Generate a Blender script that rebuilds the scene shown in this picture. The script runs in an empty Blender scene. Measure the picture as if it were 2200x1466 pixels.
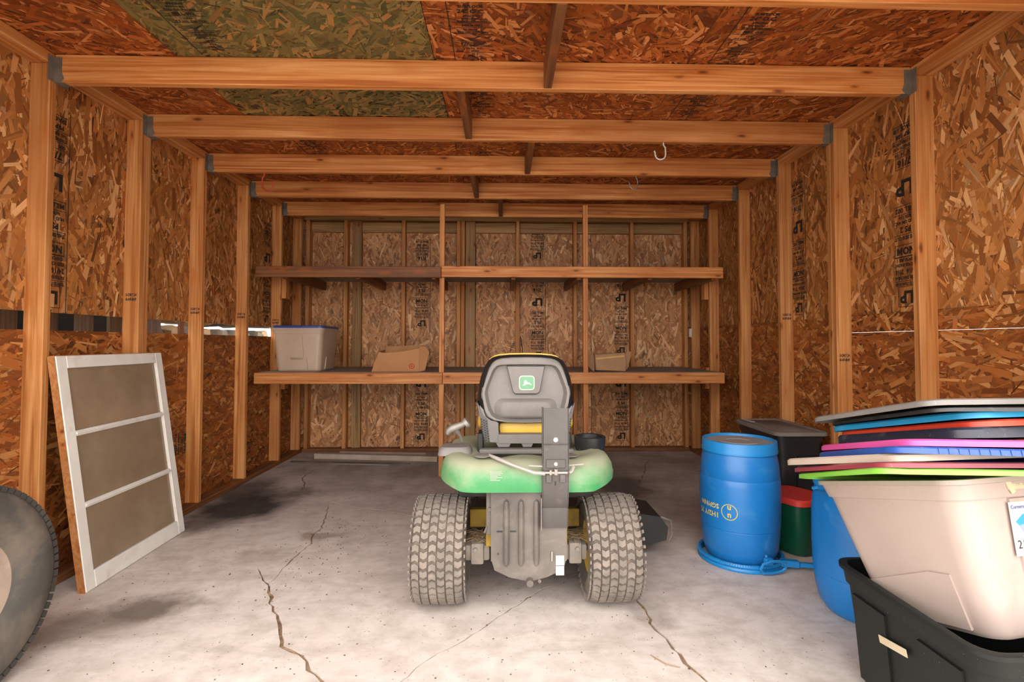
import bpy, bmesh, math, random
import numpy as np
from mathutils import Vector, Matrix, Euler
from mathutils.geometry import delaunay_2d_cdt

random.seed(7)
PI = math.pi
SC = bpy.context.scene
COL = SC.collection

# ------------------------------------------------------------------ camera, world, exposure
cam_data = bpy.data.cameras.new('camera')
cam_data.sensor_width = 36.0
cam_data.lens = 18.0
cam_data.shift_x = -9.27 / 2200
cam_data.shift_y = -27.73 / 2200
cam_data.clip_start = 0.02
cam = bpy.data.objects.new('camera', cam_data)
COL.objects.link(cam)
cam.location = (0.0571, 0.0, 1.1199)
cam.rotation_euler = (Matrix.Rotation(-0.0251, 3, 'Z') @ Matrix.Rotation(PI / 2 + 0.0289, 3, 'X')
                      @ Matrix.Rotation(0.0011, 3, 'Z')).to_euler()
SC.camera = cam

world = bpy.data.worlds.new('overcast_sky')
SC.world = world
world.use_nodes = True
wb = world.node_tree.nodes['Background']
wb.inputs['Color'].default_value = (1.0, 0.962, 0.915, 1)
wb.inputs['Strength'].default_value = 2.0

SC.view_settings.view_transform = 'Standard'
SC.view_settings.look = 'None'
SC.view_settings.gamma = 1.0
SC.view_settings.use_curve_mapping = False
SC.view_settings.exposure = 1.57
SC.cycles.max_bounces = 10
SC.cycles.diffuse_bounces = 6


# ------------------------------------------------------------------ helpers
def srgb(h):
    if isinstance(h, str):
        h = h.lstrip('#')
        c = [int(h[i:i + 2], 16) / 255 for i in (0, 2, 4)]
    else:
        c = list(h)
    return tuple((x / 12.92 if x <= 0.04045 else ((x + 0.055) / 1.055) ** 2.4) for x in c)


def warm(c, k=1.10):
    """a little more saturated"""
    l = 0.35 * c[0] + 0.5 * c[1] + 0.15 * c[2]
    return tuple(max(0.0, l + (x - l) * k) for x in c)


def wood(h):
    return warm(srgb(h)) + (1.0,)


def rgba(h):
    return srgb(h) + (1.0,)


class NT:
    """small node-tree writer"""
    def __init__(self, name):
        self.m = bpy.data.materials.new(name)
        self.m.use_nodes = True
        self.t = self.m.node_tree
        self.b = self.t.nodes['Principled BSDF']
        self.out = self.t.nodes['Material Output']

    def n(self, kind, **kw):
        nd = self.t.nodes.new('ShaderNode' + kind)
        for k, v in kw.items():
            if k.startswith('_'):
                setattr(nd, k[1:], v)
        for k, v in kw.items():
            if k.startswith('_'):
                continue
            key = int(k[1:]) if (k[0] == 'i' and k[1:].isdigit()) else k.replace('__', ' ')
            s = nd.inputs[key]
            self.set(s, v)
        return nd

    def set(self, s, v):
        if isinstance(v, bpy.types.NodeSocket):
            self.t.links.new(v, s)
        elif isinstance(v, bpy.types.Node):
            self.t.links.new(v.outputs[0], s)
        else:
            s.default_value = v

    def math(self, op, a, b=0.0, c=None, clamp=False):
        nd = self.t.nodes.new('ShaderNodeMath')
        nd.operation = op
        nd.use_clamp = clamp
        self.set(nd.inputs[0], a)
        self.set(nd.inputs[1], b)
        if c is not None:
            self.set(nd.inputs[2], c)
        return nd.outputs[0]

    def vmath(self, op, a, b):
        nd = self.t.nodes.new('ShaderNodeVectorMath')
        nd.operation = op
        self.set(nd.inputs[0], a)
        self.set(nd.inputs[1], b)
        return nd.outputs[0]

    def mix(self, fac, a, b, mode='MIX'):
        nd = self.t.nodes.new('ShaderNodeMix')
        nd.data_type = 'RGBA'
        nd.blend_type = mode
        self.set(nd.inputs['Factor'], fac)
        self.set(nd.inputs[6], a)
        self.set(nd.inputs[7], b)
        return nd.outputs[2]

    def ramp(self, fac, stops, interp='LINEAR'):
        nd = self.t.nodes.new('ShaderNodeValToRGB')
        nd.color_ramp.interpolation = interp
        els = nd.color_ramp.elements
        while len(els) < len(stops):
            els.new(0.5)
        for e, (p, c) in zip(els, stops):
            e.position = p
            e.color = c if len(c) == 4 else tuple(c) + (1.0,)
        self.set(nd.inputs[0], fac)
        return nd.outputs[0]

    def mapr(self, v, a, b, c=0.0, d=1.0):
        nd = self.t.nodes.new('ShaderNodeMapRange')
        self.set(nd.inputs[0], v)
        for i, x in enumerate((a, b, c, d)):
            nd.inputs[i + 1].default_value = x
        return nd.outputs[0]

    def noise(self, vec, scale, detail=3.0, rough=0.55, dist=0.0):
        nd = self.n('TexNoise', Scale=scale, Detail=detail, Roughness=rough, Distortion=dist)
        if vec is not None:
            self.set(nd.inputs['Vector'], vec)
        return nd.outputs[0]

    def mapping(self, vec, scale=(1, 1, 1), loc=(0, 0, 0), rot=(0, 0, 0)):
        nd = self.n('Mapping', Scale=scale, Location=loc, Rotation=rot)
        self.set(nd.inputs['Vector'], vec)
        return nd.outputs[0]

    def coord(self, which='Object'):
        return self.n('TexCoord').outputs[which]

    def done(self, color=None, rough=None, metal=None, bump=None, bump_strength=0.3, bump_dist=0.002, **kw):
        b = self.b
        if color is not None:
            self.set(b.inputs['Base Color'], color)
        if rough is not None:
            self.set(b.inputs['Roughness'], rough)
        if metal is not None:
            self.set(b.inputs['Metallic'], metal)
        for k, v in kw.items():
            self.set(b.inputs[k.replace('__', ' ')], v)
        if bump is not None:
            bn = self.n('Bump', Strength=bump_strength, Distance=bump_dist, Height=bump)
            self.t.links.new(bn.outputs[0], b.inputs['Normal'])
        return self.m


def plain(name, c1, c2=None, rough=0.5, metal=0.0, scale=8.0, dirt=None, dirt_amt=0.5, dirt_scale=3.0, bump=0.15,
          spec=0.5, fleck=None):
    """two-tone noisy surface, optionally with dust / dirt patches and pale flecks"""
    t = NT(name)
    co = t.coord()
    n1 = t.noise(co, scale, 4.0)
    col = t.mix(t.mapr(n1, 0.3, 0.7), rgba(c1), rgba(c2 or c1))
    r = rough
    if dirt:
        n2 = t.noise(co, dirt_scale, 6.0, 0.65, 0.4)
        f = t.mapr(n2, 0.62 - dirt_amt * 0.3, 0.78 - dirt_amt * 0.15, 0.0, min(1.0, 0.35 + dirt_amt * 0.6))
        col = t.mix(f, col, rgba(dirt))
        r = t.mapr(f, 0.0, 1.0, rough, min(1.0, rough + 0.35))
    if fleck:
        n3 = t.noise(co, 190.0, 1.0, 0.5)
        col = t.mix(t.mapr(n3, 0.765, 0.79, 0.0, 0.6), col, rgba(fleck))
    n4 = t.noise(co, 90.0, 2.0)
    t.b.inputs['Specular IOR Level'].default_value = spec
    return t.done(col, r, metal, bump=n4, bump_strength=bump, bump_dist=0.001)


def new_obj(name, mesh, mat=None, parent=None, loc=None, rot=None):
    o = bpy.data.objects.new(name, mesh)
    COL.objects.link(o)
    if mat is not None and mesh is not None and len(mesh.materials) == 0:
        mesh.materials.append(mat)
    if parent is not None:
        o.parent = parent
    if loc is not None:
        o.location = loc
    if rot is not None:
        o.rotation_euler = rot
    return o


def empty(name, loc=(0, 0, 0), rot=(0, 0, 0)):
    o = bpy.data.objects.new(name, None)
    o.empty_display_size = 0.1
    COL.objects.link(o)
    o.location = loc
    o.rotation_euler = rot
    return o


def tag(o, label, cat, group=None):
    o['label'] = label
    o['category'] = cat
    if group:
        o['group'] = group
    return o


def structure(o):
    o['kind'] = 'structure'
    return o


class MB:
    """collects shapes into one mesh"""
    def __init__(self):
        self.v = []
        self.f = []

    def add(self, verts, faces, M=None):
        k = len(self.v)
        if M is not None:
            verts = [M @ Vector(p) for p in verts]
        self.v += [tuple(p) for p in verts]
        self.f += [tuple(i + k for i in fc) for fc in faces]
        return self

    def box(self, lo, hi, M=None, bev=0.0):
        x0, y0, z0 = lo
        x1, y1, z1 = hi
        if bev <= 0:
            vs = [(x0, y0, z0), (x1, y0, z0), (x1, y1, z0), (x0, y1, z0), (x0, y0, z1), (x1, y0, z1), (x1, y1, z1), (x0, y1, z1)]
            fs = [(0, 3, 2, 1), (4, 5, 6, 7), (0, 1, 5, 4), (1, 2, 6, 5), (2, 3, 7, 6), (3, 0, 4, 7)]
            return self.add(vs, fs, M)
        bm = bmesh.new()
        r = bmesh.ops.create_cube(bm, size=1.0)
        for v in bm.verts:
            v.co = Vector(((x0 + x1) / 2 + v.co.x * (x1 - x0), (y0 + y1) / 2 + v.co.y * (y1 - y0), (z0 + z1) / 2 + v.co.z * (z1 - z0)))
        bmesh.ops.bevel(bm, geom=list(bm.edges), offset=bev, segments=2 if bev > 0.004 else 1, profile=0.6, affect='EDGES')
        return self.bm(bm, M)

    def bm(self, bm, M=None):
        bm.verts.index_update()
        vs = [v.co.copy() for v in bm.verts]
        fs = [tuple(v.index for v in f.verts) for f in bm.faces]
        bm.free()
        return self.add(vs, fs, M)

    def lathe(self, prof, seg=32, M=None, caps=True, a0=0.0, a1=2 * PI):
        """prof: [(r, z)] revolved about z"""
        full = abs(a1 - a0 - 2 * PI) < 1e-6
        ns = seg if full else seg + 1
        vs, fs = [], []
        for r, z in prof:
            for i in range(ns):
                a = a0 + (a1 - a0) * i / seg
                vs.append((r * math.cos(a), r * math.sin(a), z))
        for j in range(len(prof) - 1):
            for i in range(seg):
                i2 = (i + 1) % ns
                fs.append((j * ns + i, j * ns + i2, (j + 1) * ns + i2, (j + 1) * ns + i))
        if caps and full:
            if prof[0][0] > 1e-5:
                fs.append(tuple(reversed(range(ns))))
            if prof[-1][0] > 1e-5:
                fs.append(tuple((len(prof) - 1) * ns + i for i in range(ns)))
        return self.add(vs, fs, M)

    def tube(self, pts, r, seg=8, closed=False, M=None):
        pts = [Vector(p) for p in pts]
        n = len(pts)
        rr = r if isinstance(r, (list, tuple)) else [r] * n
        vs, fs = [], []
        prev = None
        for i, p in enumerate(pts):
            if closed:
                d = (pts[(i + 1) % n] - pts[i - 1]).normalized()
            else:
                d = (pts[min(i + 1, n - 1)] - pts[max(i - 1, 0)]).normalized()
            if prev is None:
                a = Vector((0, 0, 1)) if abs(d.z) < 0.9 else Vector((1, 0, 0))
                u = d.cross(a).normalized()
            else:
                u = (prev - d * prev.dot(d)).normalized()
            prev = u
            w = d.cross(u)
            for k in range(seg):
                t = 2 * PI * k / seg
                vs.append(p + (u * math.cos(t) + w * math.sin(t)) * rr[i])
        m = n if closed else n - 1
        for i in range(m):
            for k in range(seg):
                k2 = (k + 1) % seg
                j = (i + 1) % n
                fs.append((i * seg + k, i * seg + k2, j * seg + k2, j * seg + k))
        if not closed:
            fs.append(tuple(reversed(range(seg))))
            fs.append(tuple((n - 1) * seg + k for k in range(seg)))
        return self.add(vs, fs, M)

    def prism(self, outline, d0, d1, M=None, axis='y'):
        """polygon outline [(a, b)] extruded along an axis between d0 and d1"""
        n = len(outline)
        def P(a, b, d):
            return {'y': (a, d, b), 'z': (a, b, d), 'x': (d, a, b)}[axis]
        vs = [P(a, b, d0) for a, b in outline] + [P(a, b, d1) for a, b in outline]
        fs = [tuple(range(n)), tuple(reversed(range(n, 2 * n)))]
        fs += [(i, i + n, (i + 1) % n + n, (i + 1) % n) for i in range(n)]
        return self.add(vs, fs, M)

    def loft(self, rings, closed=True, cap0=False, cap1=False, M=None):
        n = len(rings[0])
        vs = [p for r in rings for p in r]
        fs = []
        for j in range(len(rings) - 1):
            for i in range(n if closed else n - 1):
                i2 = (i + 1) % n
                fs.append((j * n + i, j * n + i2, (j + 1) * n + i2, (j + 1) * n + i))
        if cap0:
            fs.append(tuple(reversed(range(n))))
        if cap1:
            fs.append(tuple((len(rings) - 1) * n + i for i in range(n)))
        return self.add(vs, fs, M)

    def mesh(self, name, mat=None, smooth=35, fix=True):
        me = bpy.data.meshes.new(name)
        me.from_pydata(self.v, [], self.f)
        if fix:
            bm = bmesh.new()
            bm.from_mesh(me)
            bmesh.ops.recalc_face_normals(bm, faces=bm.faces)
            bm.to_mesh(me)
            bm.free()
        if smooth:
            me.polygons.foreach_set('use_smooth', [True] * len(me.polygons))
            me.set_sharp_from_angle(angle=math.radians(smooth))
        if mat is not None:
            me.materials.append(mat)
        return me

    def obj(self, name, mat, parent=None, loc=None, rot=None, smooth=35, fix=True):
        return new_obj(name, self.mesh(name, mat, smooth, fix), None, parent, loc, rot)


def T(x=0, y=0, z=0, rx=0, ry=0, rz=0, s=None):
    M = Matrix.Translation((x, y, z)) @ Euler((rx, ry, rz)).to_matrix().to_4x4()
    if s is not None:
        M = M @ Matrix.Diagonal((s[0], s[1], s[2], 1))
    return M


def rrect(w, d, r, n=5):
    """rounded rectangle outline, centred, counter-clockwise"""
    pts = []
    for cx, cy, a0 in ((w / 2 - r, d / 2 - r, 0), (-w / 2 + r, d / 2 - r, PI / 2), (-w / 2 + r, -d / 2 + r, PI), (w / 2 - r, -d / 2 + r, 1.5 * PI)):
        for i in range(n + 1):
            a = a0 + PI / 2 * i / n
            pts.append((cx + r * math.cos(a), cy + r * math.sin(a)))
    return pts


_txt = {}
def text_mesh(s, size=0.02, bold=0.0, align='CENTER'):
    key = (s, size, bold, align)
    if key in _txt:
        return _txt[key]
    cu = bpy.data.curves.new('lettering', 'FONT')
    cu.body = s
    cu.size = size
    cu.align_x = align
    cu.align_y = 'CENTER'
    cu.resolution_u = 2
    cu.offset = bold
    o = bpy.data.objects.new('lettering', cu)
    COL.objects.link(o)
    bpy.context.view_layer.update()
    dg = bpy.context.evaluated_depsgraph_get()
    me = bpy.data.meshes.new_from_object(o.evaluated_get(dg))
    res = ([tuple(v.co) for v in me.vertices], [tuple(p.vertices) for p in me.polygons])
    bpy.data.objects.remove(o)
    bpy.data.curves.remove(cu)
    bpy.data.meshes.remove(me)
    _txt[key] = res
    return res


# ------------------------------------------------------------------ materials of the building
def wood_mat(name, base, dark, light, knot='#5a2c12', rough=0.62, var=0.25):
    """sawn softwood: grain along the board's own x axis, knots, tone per board"""
    t = NT(name)
    oi = t.n('ObjectInfo')
    off = t.n('CombineXYZ', X=t.math('MULTIPLY', oi.outputs['Random'], 37.0), Y=t.math('MULTIPLY', oi.outputs['Random'], 11.0), Z=t.math('MULTIPLY', oi.outputs['Random'], 23.0))
    co = t.vmath('ADD', t.coord(), off)
    g1 = t.noise(t.mapping(co, (1.1, 46, 46)), 1.0, 4.0, 0.55, 0.9)
    g2 = t.noise(t.mapping(co, (6, 190, 190)), 1.0, 2.0)
    big = t.noise(t.mapping(co, (1.5, 5, 5)), 1.0, 2.0)
    col = t.ramp(t.mapr(g1, 0.33, 0.68), [(0.0, wood(dark)), (0.4, wood(base)), (1.0, wood(light))])
    col = t.mix(t.mapr(g2, 0.35, 0.75, 0.0, 0.3), col, wood(dark))
    col = t.mix(t.mapr(big, 0.42, 0.68, 0.0, 0.55), col, wood(dark))
    # knots
    vo = t.n('TexVoronoi', Vector=t.mapping(co, (4.2, 13, 13)), Scale=1.0, Randomness=1.0)
    d = t.math('ADD', vo.outputs['Distance'], t.math('MULTIPLY', t.noise(co, 40.0), 0.08))
    sel = t.math('GREATER_THAN', t.n('SeparateColor', Color=vo.outputs['Color']).outputs[0], 0.3)
    k1 = t.math('MULTIPLY', t.mapr(d, 0.42, 0.16, 0.0, 0.9), sel, clamp=True)
    k2 = t.math('MULTIPLY', t.mapr(d, 0.19, 0.09, 0.0, 0.9), sel, clamp=True)
    col = t.mix(t.math('MULTIPLY', k1, 0.55), col, wood('#a65a26'))
    col = t.mix(k2, col, wood(knot))
    val = t.math('ADD', 1.0 - var / 2, t.math('MULTIPLY', oi.outputs['Random'], var))
    hs = t.n('HueSaturation', Value=val, Color=col)
    return t.done(hs.outputs[0], rough, bump=t.math('ADD', g1, t.math('MULTIPLY', g2, 0.5)), bump_strength=0.25, bump_dist=0.0015)


M_STUD = wood_mat('stud_pine', '#b97f4e', '#945a2f', '#d09b69')
M_JOIST = wood_mat('joist_fir', '#c0804d', '#99582d', '#d79f6b', var=0.22)
M_OLDW = wood_mat('weathered_lumber', '#a07a50', '#7d5b38', '#b89468', var=0.3)
M_DARKW = wood_mat('stained_plate_lumber', '#7c4f2e', '#5a3520', '#94613a', var=0.2)


def osb_mat(name):
    t = NT(name)
    at = t.n('Attribute', _attribute_name='flake')
    uv = t.n('UVMap', _uv_map='strand')
    g = t.noise(t.mapping(uv, (9, 260, 1)), 1.0, 2.0, 0.6)
    g2 = t.noise(t.coord(), 3.2, 3.0)
    col = t.mix(t.mapr(g, 0.3, 0.75, 0.0, 0.55), at.outputs[0], t.mix(1.0, at.outputs[0], (0.62, 0.54, 0.47, 1), 'MULTIPLY'))
    col = t.mix(t.mapr(g2, 0.45, 0.75, 0.0, 0.35), col, t.mix(1.0, col, (0.62, 0.52, 0.45, 1), 'MULTIPLY'))
    return t.done(col, 0.6, bump=g, bump_strength=0.35, bump_dist=0.001)


M_OSB = osb_mat('strand_board')
M_INK = plain('black_ink', '#17120f', '#241a14', rough=0.8, scale=60)
M_GALV = plain('galvanised_steel', '#6f655a', '#5b5249', rough=0.6, metal=0.0, scale=25)

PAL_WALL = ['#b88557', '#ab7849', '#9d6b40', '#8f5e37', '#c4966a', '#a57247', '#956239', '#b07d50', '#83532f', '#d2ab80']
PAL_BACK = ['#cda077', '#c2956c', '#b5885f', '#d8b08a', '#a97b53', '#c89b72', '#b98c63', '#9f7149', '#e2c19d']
PAL_LOW = ['#9a6339', '#8d562f', '#a36b40', '#7f4b28', '#93592f', '#ad7a4d', '#744322', '#be9062']
PAL_ROOF = ['#a35f34', '#95532b', '#ae6b3f', '#874824', '#9c5930', '#7b4020', '#bb7b4b', '#cf9263']
PAL_GREEN = ['#7f7349', '#6f683f', '#8d7f53', '#62603a', '#7a6e44', '#9a8358', '#595a38', '#a67e52']


def osb_panel(parent, org, u, v, w, h, ang, palette, seed, density=1900, thick=0.011, spread=0.55, size=1.0, name='panel', lo_tone=0.85):
    """one sheet of oriented strand board: a thin slab whose face is a mat of real overlapping strands.
    org: the face's lower corner; u, v: unit vectors in the face; the face looks along u x v"""
    rng = np.random.default_rng(seed)
    u = np.array(u, float); v = np.array(v, float); nrm = np.cross(u, v); org = np.array(org, float)
    N = int(w * h * density)
    L = (0.05 + 0.12 * rng.random(N) ** 1.5) * size
    Wd = rng.uniform(0.010, 0.036, N) * size
    sliver = rng.random(N) < 0.30
    Wd = np.where(sliver, rng.uniform(0.003, 0.009, N), Wd)
    L = np.where(sliver, L * 0.8, L)
    th = ang + rng.normal(0, spread, N)
    cu = rng.uniform(0, w, N); cv = rng.uniform(0, h, N)
    ca, sa = np.cos(th), np.sin(th)
    sk = rng.uniform(-0.35, 0.35, (N, 4)) * Wd[:, None]
    lx = np.stack([-L / 2, L / 2, L / 2, -L / 2], 1) + sk
    tap = rng.uniform(0.55, 1.0, (N, 2))
    ly = np.stack([-Wd / 2 * tap[:, 0], -Wd / 2 * tap[:, 1], Wd / 2 * tap[:, 1], Wd / 2 * tap[:, 0]], 1)
    pu = np.clip(cu[:, None] + lx * ca[:, None] - ly * sa[:, None], 0, w)
    pv = np.clip(cv[:, None] + lx * sa[:, None] + ly * ca[:, None], 0, h)
    base = rng.permutation(N) % 60 * 0.00004 + 0.0002
    hz = base[:, None] + rng.uniform(-0.00015, 0.00015, (N, 4))
    P = org + pu[..., None] * u + pv[..., None] * v + np.maximum(hz, 0.0001)[..., None] * nrm
    P = P.reshape(-1, 3)
    slab = []
    for d in (0.0, -thick):
        for a, b in ((0, 0), (w, 0), (w, h), (0, h)):
            slab.append(org + a * u + b * v + d * nrm)
    V = np.concatenate([np.array(slab), P])
    fs = np.array([[0, 1, 2, 3], [7, 6, 5, 4], [0, 4, 5, 1], [1, 5, 6, 2], [2, 6, 7, 3], [3, 7, 4, 0]])
    F = np.concatenate([fs, 8 + np.arange(4 * N).reshape(N, 4)])
    me = bpy.data.meshes.new(name)
    me.vertices.add(len(V)); me.vertices.foreach_set('co', V.ravel())
    nf = len(F)
    me.loops.add(nf * 4); me.loops.foreach_set('vertex_index', F.ravel())
    me.polygons.add(nf)
    me.polygons.foreach_set('loop_start', np.arange(nf) * 4)
    me.polygons.foreach_set('loop_total', np.full(nf, 4))
    me.update(calc_edges=True)
    pal = np.array([warm(srgb(c), 1.14) for c in palette]) * np.array([1.03, 0.93, 0.86])
    pick = np.minimum((rng.random(N) ** 1.15 * len(pal)).astype(int), len(pal) - 1)
    cf = pal[pick] * rng.uniform(0.78, 1.12, (N, 1))
    cf *= np.where(sliver, np.where(rng.random(N) < 0.55, 0.45, 1.3), np.where(rng.random(N) < 0.07, 0.6, 1.0))[:, None]
    cf = np.concatenate([np.tile(pal.mean(0) * lo_tone, (6, 1)), cf])
    ca4 = np.concatenate([np.repeat(cf, 4, 0), np.ones((nf * 4, 1))], 1)
    at = me.attributes.new('flake', 'FLOAT_COLOR', 'CORNER')
    at.data.foreach_set('color', ca4.astype(np.float32).ravel())
    uvl = me.uv_layers.new(name='strand')
    uv = np.zeros((nf, 4, 2))
    off = rng.uniform(0, 50, (N, 1))
    uv[6:, :, 0] = lx + off
    uv[6:, :, 1] = ly + off
    uvl.data.foreach_set('uv', uv.astype(np.float32).ravel())
    me.materials.append(M_OSB)
    return new_obj(name, me, None, parent)


_boards = {}
def board(name, parent, L, ty, tz, loc, rot=(0, 0, 0), mat=None, bev=0.003):
    """a length of lumber: L along local x, ty and tz its section; shares mesh data between equal boards"""
    key = (round(L, 4), round(ty, 4), round(tz, 4), mat.name, bev)
    if key not in _boards:
        mb = MB()
        mb.box((-L / 2, -ty / 2, -tz / 2), (L / 2, ty / 2, tz / 2), bev=bev)
        _boards[key] = mb.mesh(name, mat, 0)
    return new_obj(name, _boards[key], None, parent, loc, rot)


UP = (0, -PI / 2, 0)      # local x -> up, local z -> world x
ALONG = (0, 0, PI / 2)    # local x -> world y


def vstud(parent, x, y, z0, z1, wx, wy, mat=M_STUD, name='stud'):
    return board(name, parent, z1 - z0, wy, wx, (x, y, (z0 + z1) / 2), UP, mat)


# ------------------------------------------------------------------ floor slab with real cracks
FLOOR_Y0, FLOOR_Y1, FLOOR_X = -0.6, 5.40, 2.20
CRACKS = [
 ([(-1.156, 2.603), (-1.07, 2.481), (-1.031, 2.425), (-0.998, 2.362), (-0.955, 2.306), (-0.951, 2.266), (-0.898, 2.199), (-0.835, 2.098), (-0.796, 2.016), (-0.755, 1.946), (-0.717, 1.911), (-0.672, 1.896), (-0.632, 1.854), (-0.609, 1.802), (-0.577, 1.772), (-0.542, 1.738), (-0.49, 1.64), (-0.46, 1.5)], 0.010),
 ([(-1.03, 2.44), (-1.023, 2.519), (-1.033, 2.6), (-1.032, 2.721), (-1.015, 2.918), (-1.051, 3.029), (-1.042, 3.156), (-1.095, 3.409), (-1.162, 3.634)], 0.006),
 ([(-1.461, 3.931), (-1.50, 4.1), (-1.60, 4.30), (-1.615, 4.426), (-1.606, 4.757)], 0.009),
 ([(-1.445, 3.925), (-1.204, 3.709), (-0.96, 3.549), (-0.721, 3.466), (-0.507, 3.352), (-0.2, 3.25)], 0.004),
 ([(-0.34, 1.60), (-0.281, 1.732), (-0.228, 1.832), (-0.148, 1.912), (-0.084, 1.969), (0.019, 2.096), (0.116, 2.222), (0.224, 2.343), (0.341, 2.44), (0.429, 2.516), (0.467, 2.687), (0.50, 2.9)], 0.006),
 ([(0.60, 2.36), (0.649, 2.21), (0.652, 2.134), (0.651, 2.064), (0.655, 2.014), (0.674, 1.96), (0.678, 1.892), (0.697, 1.872), (0.70, 1.81), (0.714, 1.759), (0.733, 1.708), (0.80, 1.55)], 0.010),
 ([(1.517, 5.038), (1.353, 4.696), (1.283, 4.444), (1.163, 4.148), (1.06, 3.83), (0.962, 3.507)], 0.009),
]


def build_floor():
    rng = random.Random(3)
    t = NT('worn_concrete')
    co = t.coord()
    n1 = t.noise(co, 1.3, 6.0, 0.6)
    n2 = t.noise(co, 9.0, 5.0, 0.65)
    n3 = t.noise(t.mapping(co, (3, 14, 1), rot=(0, 0, 0.35)), 1.0, 5.0, 0.7)
    col = t.mix(t.mapr(n1, 0.3, 0.7), rgba('#c2b6af'), rgba('#d8cdc6'))
    col = t.mix(t.mapr(n2, 0.42, 0.75, 0.0, 0.6), col, rgba('#98897e'))
    n5 = t.noise(t.mapping(co, (2.2, 6.0, 1), rot=(0, 0, -0.5)), 1.0, 7.0, 0.7, 0.8)
    col = t.mix(t.mapr(n5, 0.5, 0.75, 0.0, 0.45), col, rgba('#867669'))
    col = t.mix(t.mapr(n3, 0.55, 0.8, 0.0, 0.5), col, rgba('#dfd9d4'))
    # rear of the slab darkened: some brownish dirt, mostly painted-in shade
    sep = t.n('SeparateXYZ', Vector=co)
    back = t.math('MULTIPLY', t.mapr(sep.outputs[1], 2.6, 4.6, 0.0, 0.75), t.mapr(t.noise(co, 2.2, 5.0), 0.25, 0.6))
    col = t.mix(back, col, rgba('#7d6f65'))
    # oil and water stains, plus darker patches round mower, sash and drum: (x, y, rx, ry, strength, colour)
    warp = t.n('TexNoise', Vector=co, Scale=5.0, Detail=5.0, Roughness=0.6)
    wv = t.vmath('MULTIPLY', t.vmath('SUBTRACT', warp.outputs['Color'], (0.5, 0.5, 0.5)), (0.32, 0.32, 0.0))
    cw = t.vmath('ADD', co, wv)
    for x, y, rx, ry, s, c in ((-1.72, 3.58, 0.32, 0.40, 0.95, '#221e1c'), (-1.88, 3.95, 0.22, 0.40, 0.75, '#322c29'), (-1.45, 3.9, 0.14, 0.16, 0.6, '#39332f'), (-1.82, 3.25, 0.16, 0.22, 0.6, '#3a332e'),
                               (-1.44, 2.22, 0.20, 0.14, 0.8, '#54473d'), (-1.60, 2.06, 0.22, 0.13, 0.6, '#64564a'), (-1.2, 2.75, .2, .12, .4, '#7a6a5c'), (0.98, 4.0, 0.26, 0.45, 0.75, '#38322e'), (0.67, 2.13, 0.12, 0.10, 0.45, '#766b62'),
                               (0.35, 3.1, 0.55, 0.8, 0.6, '#554a42'), (-1.0, 3.05, 0.13, 0.08, 0.5, '#5e4634'), (-1.95, 2.7, 0.12, 0.5, 0.45, '#5f5046'), (1.3, 3.4, 0.4, 0.5, 0.35, '#5c5149')):
        dv = t.n('VectorMath', _operation='LENGTH')
        t.set(dv.inputs[0], t.vmath('MULTIPLY', t.vmath('SUBTRACT', cw, (x, y, 0)), (1 / rx, 1 / ry, 0)))
        col = t.mix(t.mapr(dv.outputs['Value'], 1.15, 0.55, 0.0, s), col, rgba(c))
    sp = t.noise(co, 75.0, 1.0)
    col = t.mix(t.mapr(sp, 0.70, 0.74, 0.0, 0.55), col, rgba('#5d5048'))
    mat = t.done(col, t.mapr(n2, 0.2, 0.8, 0.62, 0.85), bump=t.math('ADD', n2, t.math('MULTIPLY', sp, 0.4)), bump_strength=0.25, bump_dist=0.003)
    mcrack = plain('crack_dirt', '#6b5543', '#a0856b', rough=0.95, scale=40, bump=0.5)

    polys = []
    for pts, wd in CRACKS:
        # refine with jitter, then offset both ways
        P = []
        for (a, b), (c, d) in zip(pts[:-1], pts[1:]):
            L = math.hypot(c - a, d - b)
            k = max(1, int(L / 0.035))
            for i in range(k):
                s = i / k
                P.append((a + (c - a) * s + rng.uniform(-.006, .006), b + (d - b) * s + rng.uniform(-.006, .006)))
        P.append(pts[-1])
        n = len(P)
        lft, rgt = [], []
        for i, p in enumerate(P):
            q0 = P[max(i - 1, 0)]; q1 = P[min(i + 1, n - 1)]
            dx, dy = q1[0] - q0[0], q1[1] - q0[1]
            l = math.hypot(dx, dy) or 1
            taper = min(1.0, 0.15 + 4 * min(i, n - 1 - i) / n)
            a, b = [wd * 2.0 * taper * rng.uniform(0.2, 1.0) * 0.5 + 0.0004 for _ in (0, 1)]
            lft.append((p[0] - dy / l * a, p[1] + dx / l * a))
            rgt.append((p[0] + dy / l * b, p[1] - dx / l * b))
        for i in range(n - 1):
            polys.append([lft[i], lft[i + 1], rgt[i + 1], rgt[i]])
    verts, faces = [], []
    X, Y0, Y1 = FLOOR_X, FLOOR_Y0, FLOOR_Y1
    verts += [Vector((-X, Y0)), Vector((X, Y0)), Vector((X, Y1)), Vector((-X, Y1))]
    faces.append([0, 1, 2, 3])
    for q in polys:
        k = len(verts)
        verts += [Vector(p) for p in q]
        faces.append([k, k + 1, k + 2, k + 3])
    # crack outlines become edges of the slab; what lies inside them is the sunken fill
    edges = [(f[i], f[(i + 1) % 4]) for f in faces for i in range(4)]
    ov, oe, of, _, _, _ = delaunay_2d_cdt(verts, edges, [], 0, 1e-5)
    cen = np.array([[sum(ov[i].x for i in f) / 3, sum(ov[i].y for i in f) / 3] for f in of])
    inside = np.zeros(len(of), bool)
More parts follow.
